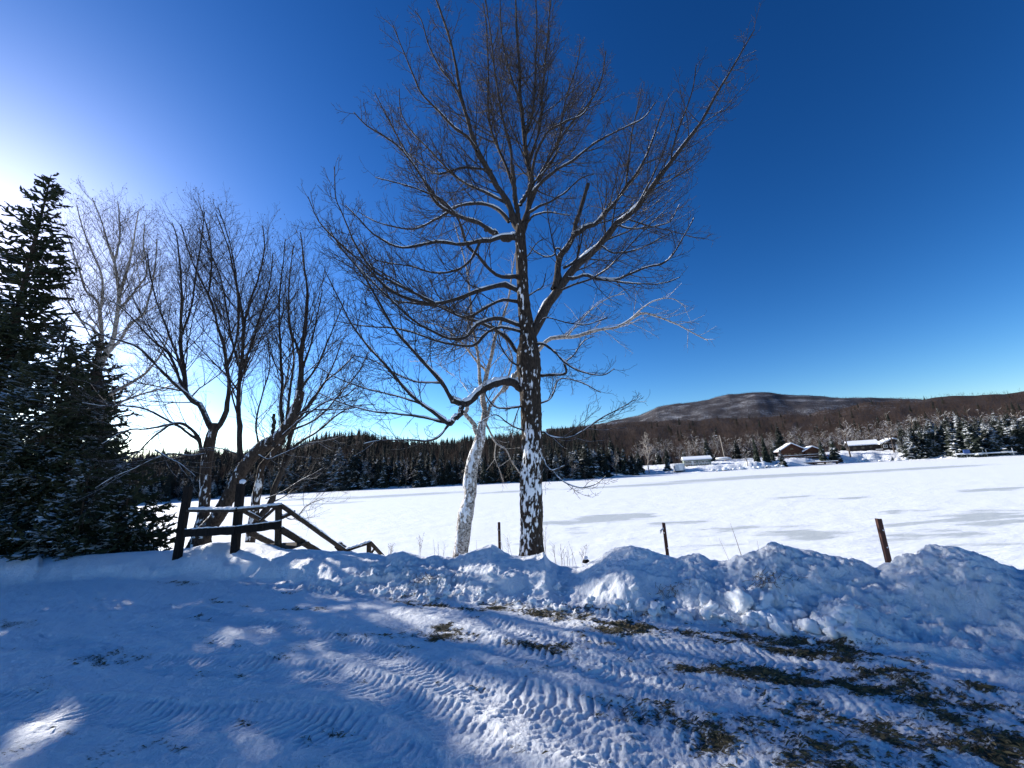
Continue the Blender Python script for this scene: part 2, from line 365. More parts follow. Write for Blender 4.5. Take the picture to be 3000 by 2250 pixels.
bare_px = [  # x, y, half-length m, half-width m, weight
    (1615, 1800, .45, .12, 1), (1800, 1850, .35, .12, 1.1), (1640, 1912, .2, .13, .9), (1560, 1790, .3, .07, .8), (1760, 1795, .5, .06, .9), (2097, 1966, .22, .06, .9), (2380, 1882, .38, .09, 1.15), (2480, 1912, .3, .09, 1.2),
    (2350, 1980, .25, .07, 1.0), (2560, 2000, .35, .08, 1.0), (2720, 2050, .35, .10, 1.1), (2860, 2142, .3, .10, 1.1), (2930, 2200, .3, .12, 1.2), (2620, 1935, .25, .05, 1.0), (2042, 2108, .22, .10, .9), (2110, 2210, .2, .12, .9), (1935, 2090, .2, .07, .8),
    (1288, 1850, .28, .07, 1.2), (1119, 1858, .35, .09, .8), (1040, 1866, .25, .06, .8), (881, 1783, .22, .07, 1.0), (508, 1708, .5, .05, 1.2), (640, 1763, .35, .07, .85), (600, 1806, .12, .05, .9), (291, 1932, .35, .14, .8), (40, 1828, .5, .10, .8), (560, 1985, .25, .06, .5),
    (1205, 1752, .5, .05, .8), (1950, 1805, .5, .05, .8), (2330, 2130, .25, .10, .7), (1850, 2160, .12, .12, .5), (2240, 1840, .35, .05, .9),
    (2760, 2140, .4, .1, .7), (2300, 2060, .35, .08, .7), (1500, 1960, .2, .1, .55), (80, 2200, .2, .12, .5), (340, 2200, .1, .2, .6), (2480, 2230, .4, .12, .7), (100, 2020, .4, .06, .5), (820, 1900, .3, .05, .6)]
BR = [(atZ(x, y, 0)[:2], a, b, k) for x, y, a, b, k in bare_px]
bumps = [(2540, 1705, 4.25, .42, .34, .95), (2480, 1760, 4.0, .25, .25, .8), (2700, 1650, 4.75, .55, .35, 1), (2830, 1660, 4.5, .45, .32, 1), (2900, 1740, 4.1, .5, .3, .9),
         (1400, 1690, 5.9, .3, .3, .9), (2230, 1660, 5.35, .3, .25, .9), (700, 1650, 7.9, .8, .35, .9)]
BP = [(atY(x, y, Y), ra, rb) for x, y, Y, ra, rb, k in bumps]

def ground(x, y, fine=True):
    fy = footY(x); d = (y - fy)
    wx = x + .25 * fbm(x * .9, y * .9, 3, 2); hc = np.interp(np.arctan2(x, y), cx, cz)
    dd = d + .12 * fbm(x * 2.2, y * 2.2, 5, 3)
    low_ = np.clip((.34 - hc) / .2, 0, 1) * .22 * (x > -3); dd = dd - low_ - .10 * np.clip(noise2(x * 1.15, y * .6, 15), -1, 1) * sstep(-5, -2, x)
    rise = hc * (sstep(-.05, .45, dd) * .60 + sstep(.25, CD, d) * .40)
    back = -.30 - np.clip(d - CD - 1.4, 0, None) * .42
    fall = sstep(CD, CD + 1.5, d)
    z = np.where(d < CD, rise, hc * (1 - fall) + back * fall)
    z = np.maximum(z, -3.6)
    inside = sstep(-.1, .2, d) * (1 - sstep(CD + .4, CD + 1.5, d))
    for (p, ra, rb) in BP:
        q = np.exp(-(np.abs((x - p[0] + (y - p[1]) * .15) / ra) ** 2.6 + np.abs((y - p[1]) / rb) ** 2.6))
        z = np.maximum(z, p[2] * q + np.minimum(z, 0) * (1 - q))
    # lumps of ploughed snow: strong towards the right, smooth drift on the left
    rough = sstep(-6, -2.5, x) * .75 + .25
    bil = np.abs(fbm(x * 3.4, y * 3.4, 21, 4, .55)); bil2 = np.abs(fbm(x * 9, y * 9, 31, 3, .6))
    am = inside * (1 - sstep(0, .8, np.abs(d - .5)) * .35)
    z = z + am * rough * (.035 * (.35 - bil) + .012 * (.35 - bil2) + .05 * fbm(x * 1.6, y * 1.6, 8, 2))
    crumb = np.exp(-((d + .08) / .16) ** 2) * sstep(-6, -3, x)
    z = z + crumb * np.clip(fbm(x * 8, y * 8, 41, 3, .6) - .05, 0, 1) * .10
    if fine:
        near = 1 - sstep(-.25, .05, d)
        z = z + near * (.018 * fbm(x * 1.1, y * 1.1, 51, 3) + .008 * fbm(x * 5, y * 7, 52, 4, .6) + .006 * np.abs(fbm(x * 16, y * 22, 53, 3, .6)))
        # scraped, torn snow on the right-hand foreground
        tr = sstep(-1.2, 1.2, x) * near
        u = x * .86 + y * -.5; v = x * .5 + y * .86
        z = z + tr * (.020 * np.clip(fbm(u * 5, v * 12, 61, 4, .65), -.2, 1) + .012 * np.abs(fbm(u * 14, v * 22, 62, 3, .6)))
        # streaks pulled out of the pile at the right
        pr = sstep(2.0, 3.2, x) * sstep(-1.6, -.3, d) * (1 - sstep(.0, .5, d))
        u2 = x * .80 + y * -.60; v2 = x * .60 + y * .80
        z = z + pr * .10 * np.clip(fbm(u2 * 1.1, v2 * 5.0, 71, 3, .5) + .1, 0, 1)
        sel = near > .01
        idx = np.nonzero(sel.ravel() & (np.abs(x.ravel()) < 14) & (y.ravel() > 0) & (y.ravel() < 12))[0]
        if len(idx):
            xs = x.ravel()[idx]; ys = y.ravel()[idx]; add = np.zeros(len(idx))
            wob = .05 * fbm(xs * 1.3, ys * 1.3, 91, 3)
            for (C, wd, pitch, st) in TR:
                best = np.full(len(xs), 9.0); S = np.zeros(len(xs)); LT = np.zeros(len(xs)); s0 = 0
                for i in range(len(C) - 1):
                    a = C[i]; e = C[i + 1] - a; L = np.hypot(*e); e = e / L
                    px = xs - a[0]; py = ys - a[1]; tt = np.clip(px * e[0] + py * e[1], 0, L); qx = px - tt * e[0]; qy = py - tt * e[1]; ds = np.hypot(qx, qy)
                    m = ds < best; best[m] = ds[m]; S[m] = (s0 + tt)[m]; LT[m] = (px * e[1] - py * e[0])[m]; s0 += L
                lat = LT + wob; band = 1 - sstep(wd * .42, wd * .56, np.abs(lat))
                band = band * (best < wd) * (.45 + .75 * np.clip(.5 + fbm(xs * 1.7, ys * 1.7, 95, 2) * 1.6, 0, 1))
                ph = (S + np.abs(lat) * .55 + lat * .12 + .018 * fbm(xs * 5, ys * 5, 96, 3)) / pitch * 2 * np.pi + 2.2 * fbm(S * 1.3, S * 0 + pitch * 40, 99, 2)
                bar = np.tanh(2.6 * (np.sin(ph + .5 * np.sin(ph)) + .2)) * (.65 + .7 * fbm(xs * 6, ys * 6, 98, 3))
                edge = np.exp(-((np.abs(lat) - wd * .56) / .05) ** 2)
                add += 1.05 * st * (band * (-.010 + .010 * bar) + edge * (best < wd) * .009 * (.6 + fbm(xs * 7, ys * 7, 97, 2)))
            zz = z.ravel(); zz[idx] += add * near.ravel()[idx]; z = zz.reshape(z.shape)
    return z
def off_(x, y): return 1 - sstep(.02, .2, y - footY(x))
BANDS = [([atZ(a, b, 0)[:2] for a, b in pl], wd, kk) for pl, wd, kk in (
    ([(1180, 1765), (1500, 1785), (1850, 1840), (2150, 1865), (2450, 1930), (2620, 1985)], .17, .80), ([(1250, 1850), (1600, 1900), (1800, 1890)], .12, .62),
    ([(2000, 1960), (2350, 1990), (2700, 2060), (2900, 2160), (3100, 2280)], .20, .78), ([(1850, 2070), (2050, 2120), (2150, 2220), (2300, 2330)], .16, .70), ([(2400, 2080), (2700, 2200), (2800, 2300)], .14, .6), ([(2620, 1960), (2850, 2050), (3100, 2140)], .10, .6))]
def bare_mask(x, y):
    m = np.zeros_like(x)
    th = np.arctan2(-.42, 1) + .0 * x
    wx = .26 * fbm(x * 2.5, y * 3.5, 111, 4, .6); wy = .13 * fbm(x * 3, y * 4, 112, 4, .6)
    ms = np.zeros_like(x)
    for (c, a, b, k) in BR:
        a = a * 1.25; b = b * 1.35; k = k * .86
        dx = x + wx - c[0]; dy = y + wy - c[1]
        u = dx * np.cos(th) + dy * np.sin(th); v = -dx * np.sin(th) + dy * np.cos(th)
        e = ((u / a) ** 2 + (v / b) ** 2); q = np.maximum(k * np.exp(-e), .42 * k * np.exp(-e / 4))
        if c[1] - footY(c[0]) < .12: m = np.maximum(m, q)
    u = x * .92 - y * .39; v = x * .39 + y * .92
    st = np.clip(fbm(u * 1.5, v * 5, 115, 4, .6), 0, 1) * sstep(-.5, 2.0, x) * (1 - sstep(-.5, -.1, y - footY(x))) * 1.0
    st2 = np.clip(fbm(u * 2, v * 6, 117, 4, .6) - .1, 0, 1) * .55 * (1 - sstep(-.3, .0, y - footY(x)))
    off = 1 - sstep(.05, .3, y - footY(x))
    bd = np.zeros_like(x)
    for (pl, wd, kk) in BANDS:
        for i in range(len(pl) - 1):
            a = pl[i]; e = pl[i + 1] - a; L = np.hypot(*e); e = e / L; tt = np.clip((x - a[0]) * e[0] + (y - a[1]) * e[1], 0, L)
            bd = np.maximum(bd, kk * np.exp(-(((x - a[0] - tt * e[0]) ** 2 + (y - a[1] - tt * e[1]) ** 2) / wd ** 2)))
    bd = bd * (.40 + 1.25 * np.clip(fbm(u * 1.9, v * 6, 119, 4, .65) + .22, -.25, .75)) * off_(x, y)
    o = np.maximum(np.maximum(np.maximum(m * .95 * off, st), st2), bd)
    for (p, ra, rb) in BP: o = o * (1 - .92 * np.exp(-(((x - p[0]) / (ra * 1.1)) ** 4 + ((y - p[1]) / (rb * 1.2)) ** 4)))
    return o

azd = np.linspace(math.radians(-63), math.radians(63), 900); azr = np.linspace(math.radians(63), math.radians(297), 60)[1:-1]
AZ = np.concatenate([azd, azr]); nA = len(AZ)
rr_ = np.concatenate([np.linspace(.05, 1.75, 10), np.geomspace(1.8, 3.4, 140), np.geomspace(3.41, 7.2, 260), np.geomspace(7.23, 12, 60), np.geomspace(12.3, 34, 60), np.geomspace(40, 600, 12)]); nR = len(rr_)
GA, GR = np.meshgrid(AZ, rr_); gx = np.sin(GA) * GR; gy = np.cos(GA) * GR
gz = ground(gx, gy); gb = bare_mask(gx, gy)
GP = np.stack([gx, gy, gz], -1)
dfoot = gy - footY(gx)
bm = sstep(-.15, .15, dfoot) * (1 - sstep(CD + .5, CD + 1.6, dfoot)) * (sstep(-8, -3.0, gx) * .8 + .2) * (np.abs(gx) < 12) * (gy > 0)
nrm = np.cross(np.gradient(GP, axis=1), np.gradient(GP, axis=0)); nrm /= np.linalg.norm(nrm, axis=2, keepdims=True) + 1e-12; nrm *= np.sign(nrm[..., 2:3] + 1e-9)
ix = np.nonzero(bm.ravel() > .01)[0]; q = GP.reshape(-1, 3)[ix]
chk = np.clip(.45 + 1.5 * noise3(q[:, 0] * .9, q[:, 1] * .9, q[:, 2] * 1.4, 210), np.where(q[:, 0] > 2.2, .75, .2), 1.35) * (1 - .45 * sstep(.7, 1.0, dfoot.ravel()[ix]))
dsp = chk * (.070 * (.3 - np.abs(noise3(q[:, 0] * 3.1, q[:, 1] * 3.1, q[:, 2] * 3.6, 201))) + .055 * (.3 - np.abs(noise3(q[:, 0] * 7.5, q[:, 1] * 7.5, q[:, 2] * 8.5, 202))) + .052 * (.26 - np.abs(noise3(q[:, 0] * 17, q[:, 1] * 17, q[:, 2] * 18, 203))) + .034 * (.24 - np.abs(noise3(q[:, 0] * 36, q[:, 1] * 36, q[:, 2] * 36, 204))))
GP.reshape(-1, 3)[ix] += nrm.reshape(-1, 3)[ix] * (dsp * bm.ravel()[ix])[:, None]
V = GP.reshape(-1, 3)
i = np.arange(nR - 1)[:, None] * nA; j = np.arange(nA)[None]; j2 = (j + 1) % nA
Q = np.stack([i + j, i + nA + j, i + nA + j2, i + j2], -1).reshape(-1, 4)
V = np.vstack([V, [[0, 0, 0]]]); cidx = len(V) - 1
T = np.stack([np.full(nA, cidx), np.arange(nA), (np.arange(nA) + 1) % nA], -1)
me = mesh_np('ground', V, Q, T, True, {'bare': np.append(gb.ravel(), 0)})
g_o = tag(link('ground', me, M_ground), kind='structure')

# ------------------------------------------------------------------ far shore profile, lake, hills, mountain
LZ = -3.0
shore_px = [(0, 1506), (300, 1490), (640, 1460), (850, 1445), (1100, 1434), (1300, 1425), (1600, 1412), (1800, 1398), (1900, 1390), (2050, 1384), (2200, 1375), (2400, 1362), (2600, 1351), (2800, 1343), (3000, 1334)]
sa = []; sr = []
for p in shore_px:
    q = atZ(*p, LZ); sa.append(math.atan2(q[0], q[1])); sr.append(math.hypot(q[0], q[1]))
sa = np.array([-2.0] + sa + [2.0]); sr = np.array([110] + sr + [230])
def r0(a): return np.interp(a, sa, sr) + 1.6 * noise2(np.asarray(a) * 55.0, np.asarray(a) * 0 + 3.3, 5)
ridge_px = [(-300, 1345, 420), (0, 1335, 420), (300, 1325, 430), (622, 1310, 450), (750, 1302, 460), (871, 1284, 470), (944, 1265, 480), (998, 1258, 480), (1070, 1258, 480), (1106, 1269, 480), (1143, 1275, 490), (1197, 1285, 500), (1287, 1287, 520),
            (1360, 1278, 540), (1592, 1257, 600), (1655, 1244, 620), (1723, 1235, 650), (1859, 1222, 680), (2125, 1213, 720), (2342, 1200, 760), (2451, 1184, 780), (2540, 1164, 800), (2614, 1161, 820), (2776, 1148, 850), (3000, 1131, 880), (3400, 1105, 900)]
ra_ = []; rz_ = []; rD = []
for x, y, D in ridge_px:
    a, e = azel(x, y); ra_.append(a); rD.append(D); rz_.append(H + D * e - 7.0)
ra_ = np.array([-2.0] + ra_ + [2.0]); rz_ = np.array([rz_[0]] + rz_ + [rz_[-1]]); rD = np.array([420] + rD + [900])
A_r = azel(1700, 1400)[0]
BKA = np.array([-2] + [azel(x, 1380)[0] for x in (1600, 1900, 2045, 2200, 2342, 2570, 2800, 3000)]); BKH = np.array([1.1, 1.2, 2.0, 2.3, 2.9, 3.3, 4.4, 3.6, 3.6])
def hills(a, D):
    s = D - r0(a); k = sstep(A_r - .1, A_r + .12, a)
    bh = np.interp(a, BKA, BKH)
    bank = bh * sstep(-.5, 14, s) + 1.6 * k * sstep(14, 45, s) + .8 * sstep(-1.5, 1.0, s) - .8
    RD = np.interp(a, ra_, rD); RZ = np.interp(a, ra_, rz_)
    st = 12 + 50 * k
    u = np.clip((s - st) / (RD - r0(a) - st), 0, 1.6)
    up = (RZ - (LZ + bh + 1.6 * k)) * np.where(u < 1, u ** (1.05 + .25 * k) * (1.0), 1 - (u - 1) * .4)
    z = LZ + bank + up + sstep(60, 150, s) * 2.5 * noise2(a * 30, D * .012, 9) + .35 * sstep(2, 10, s) * noise2(a * 150, D * .12, 4)
    return np.where(s < -1.5, LZ - 1.0, z)
aH = np.linspace(-1.35, 1.35, 700); uH = np.concatenate([[-4, -1.6, -.8, 0, .8, 2, 4, 7, 11, 16, 22, 30, 40, 52, 66], np.geomspace(82, 1150, 60)])
GA, GU = np.meshgrid(aH, uH); GD = r0(GA) + GU
V = np.stack([np.sin(GA) * GD, np.cos(GA) * GD, hills(GA, GD)], -1).reshape(-1, 3)
nA = len(aH); i = np.arange(len(uH) - 1)[:, None] * nA; j = np.arange(nA - 1)[None]
QH = np.stack([i + j, i + nA + j, i + nA + j + 1, i + j + 1], -1).reshape(-1, 4)
wood = (sstep(34, 70, GU) * (GA > A_r - .05) + sstep(4, 16, GU) * (GA <= A_r - .05)).ravel()
def mk_hill(name, sn, c1, c2):
    m, n, b = mat(name, .9, .1); p = objc(n)
    at = n.nodes.new('ShaderNodeAttribute'); at.attribute_name = 'wood'
    f1 = noi(n, p, .35, 8, .75); f2 = noi(n, p, .012, 4, .6)
    c = mixc(n, noi(n, p, .02, 5, .6), c1, c2)
    s = mth(n, 'ADD', mth(n, 'MULTIPLY', f1, .75), mth(n, 'MULTIPLY', f2, .4))
    c = mixc(n, ramp(n, s, [(sn, (0, 0, 0)), (sn + .10, (.55, .55, .55))]).outputs[0], c, (.7, .73, .78))
    n.links.new(mixc(n, at.outputs['Fac'], SNOW, c), b.inputs['Base Color']); bump(n, b, f1, .8, 1.5); return m
M_hill = mk_hill('wooded_hillside', .66, (.026, .019, .017), (.058, .040, .032))
M_mount = mk_hill('mountain_side', .60, (.030, .029, .034), (.052, .046, .049))
hill_o = tag(link('hills', mesh_np('hills', V, QH, None, True, {'wood': wood}), M_hill), kind='structure')
mt_px = [(1600, 1262), (1780, 1240), (1870, 1221), (1925, 1197), (1990, 1187), (2071, 1176), (2136, 1162), (2212, 1154), (2261, 1157), (2315, 1162), (2397, 1166), (2505, 1169), (2700, 1175), (2950, 1190)]
ma = []; mz = []
for x, y in mt_px:
    a, e = azel(x, y); ma.append(a); mz.append(H + 2300 * e - 5)
ma = np.array(ma); mz = np.array(mz)
aM = np.linspace(ma[0], ma[-1], 260); dM = np.linspace(1150, 2900, 70)
GA, GD = np.meshgrid(aM, dM)
def mount(a, D):
    u = (D - 1150) / 1150.0; zr = np.interp(a, ma, mz)
    f = np.where(u < 1, np.sin(np.clip(u, 0, 1) * np.pi / 2) ** 1.25, 1 - (u - 1) ** 1.3 * .7)
    return zr * f + (9 * noise2(a * 14, D * .003, 12) + 2.5 * noise2(a * 50, D * .01, 13)) * sstep(0, .3, u) * (1 - sstep(.8, 1, u) * .75)
V = np.stack([np.sin(GA) * GD, np.cos(GA) * GD, mount(GA, GD)], -1).reshape(-1, 3)
nA = len(aM); i = np.arange(len(dM) - 1)[:, None] * nA; j = np.arange(nA - 1)[None]
tag(link('mountain', mesh_np('mountain', V, np.stack([i + j, i + nA + j, i + nA + j + 1, i + j + 1], -1).reshape(-1, 4), None, True, {'wood': np.ones(len(V))}), M_mount), kind='structure')

aL = np.linspace(-1.25, 1.25, 380); rL = np.geomspace(9, 262, 230); GA, GR = np.meshgrid(aL, rL); lx = np.sin(GA) * GR; ly = np.cos(GA) * GR
ice = np.zeros_like(lx)
ice_px = [(1750, 1520, 70, 12, .9), (1860, 1512, 60, 10, .9), (1640, 1532, 60, 8, .8), (2000, 1528, 80, 9, .6), (2150, 1550, 130, 14, .6), (2350, 1565, 120, 16, .55), (1700, 1555, 70, 8, .5), (2850, 1512, 160, 12, .9), (2700, 1530, 160, 10, .6), (2950, 1530, 100, 10, .8),
          (2640, 1500, 80, 6, .5), (2900, 1435, 120, 4, .8), (2250, 1395, 220, 6, .7), (2150, 1402, 260, 5, .7), (2480, 1385, 200, 4, .75), (2700, 1372, 200, 4, .7), (2320, 1455, 90, 4, .5), (2480, 1460, 120, 4, .45), (1100, 1455, 170, 4, .7), (900, 1462, 130, 3, .75),
          (1250, 1447, 150, 4, .55), (950, 1476, 150, 2.5, .6), (1500, 1440, 150, 4, .5), (1900, 1420, 180, 4, .6), (1750, 1428, 150, 3, .5), (1560, 1590, 60, 5, .4), (2100, 1600, 150, 10, .3), (2700, 1570, 200, 20, .4), (2880, 1600, 200, 16, .35)]
for (x, y, a, b, k) in ice_px:
    c = atZ(x, y, LZ)[:2]; e1 = atZ(x + a, y - a * .055, LZ)[:2] - c; e2 = atZ(x, y + b, LZ)[:2] - c
    iv = np.linalg.inv(np.array([e1, e2]).T); wx = lx + 1.8 * fbm(lx * .25, ly * .6, 33, 4); wy = ly + 1.2 * fbm(lx * .15, ly * .35, 34, 3)
    u = iv[0, 0] * (wx - c[0]) + iv[0, 1] * (wy - c[1]); v = iv[1, 0] * (wx - c[0]) + iv[1, 1] * (wy - c[1])
    ice = np.maximum(ice, (k + .13) * np.exp(-(u * u + v * v)))
lz = LZ + .035 * fbm(lx * .35, ly * .8, 35, 4, .6) * (1 - ice)
nA = len(aL); i = np.arange(len(rL) - 1)[:, None] * nA; j = np.arange(nA - 1)[None]
tag(link('frozen_lake', mesh_np('frozen_lake', np.stack([lx, ly, lz], -1).reshape(-1, 3), np.stack([i + j, i + nA + j, i + nA + j + 1, i + j + 1], -1).reshape(-1, 4), None, True, {'ice': ice.ravel()}), M_lake), kind='structure')

# ------------------------------------------------------------------ far trees
def conifer_mesh(seed, dens=1.0, tiers=26):
    """unit-height snowy spruce of drooping tent-shaped boughs"""
    g = np.random.default_rng(seed); mb = MB(); wid = g.uniform(.15, .19)
    for t in range(tiers):
        h = .05 + .93 * (t / tiers) ** .92; L = wid * (1 - h) ** .85 * g.uniform(.85, 1.15) + .008; nb = int(7 + 4 * (1 - h)); a0 = g.random() * 6
        for q in range(nb):
            if g.random() < .12: continue
            a = a0 + q * 2 * np.pi / nb + g.normal(0, .15); l = L * g.uniform(.65, 1.2); d = np.array([np.cos(a), np.sin(a), 0]); s = np.array([-np.sin(a), np.cos(a), 0])
            z = h + g.normal(0, .006); dr = g.uniform(.25, .55); wd = l * g.uniform(.25, .4)
            p0 = np.array([0, 0, z]); p1 = d * l * .55 + [0, 0, z - l * dr * .35]; p2 = d * l + [0, 0, z - l * dr]
            th = l * .22
            v = [p0, p1 + s * wd - [0, 0, th], p1 + [0, 0, th * .25], p1 - s * wd - [0, 0, th], p2, p2 * .72 + s * wd * .9 - [0, 0, z * -.28 + th * 1.2 - .0], p2 * .72 - s * wd * .9 - [0, 0, z * -.28 + th * 1.2]]
            mb.add(v, None, [[0, 1, 2], [0, 2, 3], [2, 1, 4], [2, 4, 3], [1, 5, 4], [3, 4, 6]])
    mb.add([[.008 * math.cos(k), .008 * math.sin(k), .98] for k in (0, 2.1, 4.2)] + [[0, 0, 1.05]], None, [[0, 1, 3], [1, 2, 3], [2, 0, 3]])
    return mb.mesh('spruce_crown', False)
def pole_mesh(name, r, h):
    P = np.array([[[0, 0, -.04], [0, 0, h * .5], [0, 0, h]]]); return tubes_mesh(name, [(P, np.array([[r, r * .7, r * .2]]), 6)])
con_meshes = []
for k in range(6):
    me = conifer_mesh(100 + k, tiers=24 + k % 3 * 4); con_meshes.append(me)
con_trunk = pole_mesh('spruce_trunk', .014, .9)
def bare_mesh(seed, spread=.9, dens=1.0, nlimb=7, rs=1.0):
    g = np.random.default_rng(seed)
    trunk = np.array([[[0, 0, -.03], [g.normal(0, .01), 0, .2], [g.normal(0, .02), g.normal(0, .02), .45], [g.normal(0, .03), g.normal(0, .03), .75], [0, 0, .97]]]); tr = np.array([[.016, .013, .010, .006, .002]]) * min(rs, 1.1)
    A, RA = spawn(trunk, tr, nlimb * 2.2, .25, .95, 48 * spread, lambda L, t: .42 * (1.15 - t), 6, .55, .22, .7, .022, .0016 * rs, seed=seed)
    Bp, RB = spawn(A, RA, 14 * dens, .2, 1, 42, lambda L, t: L * .45 * (1.2 - t) + .05, 4, .3, .25, .7, .012, .0013 * rs, seed=seed + 1, lmin=.02)
    C, RC = spawn(Bp, RB, 22 * dens, .2, 1, 40, lambda L, t: L * .5 * (1.2 - t) + .02, 3, .2, .2, .8, .010, .0010 * rs, seed=seed + 2, lmin=.015)
    return tubes_mesh('bare_trunk', [(trunk, tr, 5)]), tubes_mesh('bare_crown', [(A, RA, 3), (Bp, RB, 3), (C, RC, 3)])
bare = [bare_mesh(200 + k, .95, 1.5, 8, 2.3) for k in range(5)]
hillt = [bare_mesh(300 + k, .8, .55, 4, 2.6) for k in range(3)]
_mats_done = {}
def with_mat(me, m, tagk):
    key = (me.name, tagk)
    if key not in _mats_done:
        c = me.copy(); c.materials.clear(); c.materials.append(m); _mats_done[key] = c
    return _mats_done[key]
def zone(px):
    for lim_, z_ in ((560, 'left of the stair posts'), (900, 'behind the leaning tree and the railing'), (1180, 'between the railing and the white birch'), (1420, 'right behind the white birch'), (1600, 'right behind the big dark trunk'), (1760, 'just right of the big dark trunk'), (5000, 'at its right end by the pale leaning birch')):
        if px < lim_: return z_
def far_tree(kind, px, s, ht, label, group=None, m=None, seed=None, wscale=1.0):
    a = azel(px, 1400)[0]
    # refine the azimuth so that the base falls under px on the sloping horizon
    D = float(r0(a)) + s; z = float(hills(np.array(a), np.array(D)))
    k = int(rng.integers(0, 99))
    o = empty('spruce_tree' if kind == 'c' else 'bare_tree', (math.sin(a) * D, math.cos(a) * D, z - .2), rng.random() * 6.28)
    o.scale = (ht * wscale, ht * wscale, ht)
    if kind == 'c':
        link('trunk', with_mat(con_trunk, M_farbark, 'a'), None, o); link('crown', with_mat(con_meshes[k % 6], m or M_farneedle, (m or M_farneedle).name), None, o)
    else:
        t_, c_ = (bare if kind == 'b' else hillt)[k % (5 if kind == 'b' else 3)]; link('trunk', with_mat(t_, m or M_farbark, (m or M_farbark).name), None, o); link('crown', with_mat(c_, m or M_farbark, (m or M_farbark).name), None, o)
    tag(o, label, 'tree', group); return o
def px_height(px, ytop, s):
    """height of a tree whose top reaches ytop in the photograph at distance s behind the shoreline"""
    a, e = azel(px, ytop); D = float(r0(a)) + s; return H + D * e - float(hills(np.array(a), np.array(D)))
# left and centre: the dark dusted spruces along the far shore
top_x = [280, 500, 700, 850, 950, 1050, 1150, 1300, 1400, 1500, 1600, 1700, 1800, 1880]; top_y = [1395, 1378, 1355, 1335, 1322, 1320, 1330, 1328, 1325, 1318, 1300, 1290, 1290, 1300]
for k in range(190):
    px = 300 + (1880 - 300) * (k + rng.random()) / 190; s = rng.choice([3, 5, 8, 12, 17, 24]) + rng.random() * 3
    yt = np.interp(px, top_x, top_y) + rng.normal(8, 14) + (24 - s) * .5
    far_tree('c', px, s, max(6, px_height(px, yt, s)), ('tall' if yt < np.interp(px, top_x, top_y) + 6 else 'lower') + ' dark spruce in the far treeline, ' + zone(px), 'spruces of the far treeline ' + zone(px), M_farneedle2 if rng.random() < .6 else M_farneedle, wscale=rng.uniform(1.1, 1.8))
for k in range(34):
    px = 320 + (1850 - 320) * (k + rng.random()) / 34; s = 1.5 + rng.random() * 5
    far_tree('b', px, s, max(5, px_height(px, np.interp(px, top_x, top_y) + 45 + rng.normal(0, 12), s)), 'frosted bare tree below the far treeline, ' + zone(px), 'bare trees at the foot of the treeline')
def zone2(px):
    for lim_, z_ in ((2000, 'behind the pale leaning birch'), (2110, 'behind the green cottage'), (2270, 'behind the lawn with the utility pole'), (2420, 'behind the brown lodge'), (2500, 'between the lodge and the bungalow'), (2650, 'behind the dark bungalow'), (5000, 'above the spruces at the right')):
        if px < lim_: return z_
# right: behind the cottages
for k in range(110):
    px = 1860 + (3080 - 1860) * (k + rng.random()) / 110; s = rng.uniform(42, 80)
    yt = np.interp(px, [1860, 2100, 2300, 2500, 2700, 3000], [1285, 1268, 1262, 1250, 1215, 1195]) + rng.normal(8, 12)
    far_tree('b', px, s, px_height(px, yt, s), 'bare hardwood with snowy limbs ' + zone2(px), 'bare hardwoods behind the cottages')
for k in range(36):
    px = 1860 + (2650 - 1860) * (k + rng.random()) / 36; s = rng.uniform(40, 62)
    yt = np.interp(px, [1860, 2100, 2300, 2500, 2700], [1310, 1300, 1285, 1290, 1260]) + rng.normal(12, 12)
    far_tree('c', px, s, px_height(px, yt, s), 'spruce standing among bare hardwoods ' + zone2(px), 'spruces behind the cottages', M_farneedle2 if rng.random() < .5 else M_farneedle, wscale=rng.uniform(1.1, 1.7))
for k in range(56):
    px = 2660 + (3060 - 2660) * (k + rng.random()) / 56; s = rng.choice([3, 6, 10, 16, 24, 32]) + rng.random() * 3
    yt = np.interp(px, [2660, 2710, 2760, 2800, 2870, 2900, 3000, 3100], [1260, 1225, 1212, 1230, 1190, 1215, 1200, 1205]) + abs(rng.normal(0, 20)) + (32 - s) * .7 - 10
    far_tree('c', px, s, px_height(px, yt, s), ('front-row' if s < 14 else 'back-row') + ' snow-laden spruce in the stand ' + ('just right of the bungalow' if px < 2790 else 'behind the stored docks' if px < 2930 else 'at the right edge of the view'), 'tall spruces right of the cottages', wscale=rng.uniform(1.3, 1.9), m=M_farneedle2 if rng.random() < .4 else M_farneedle)
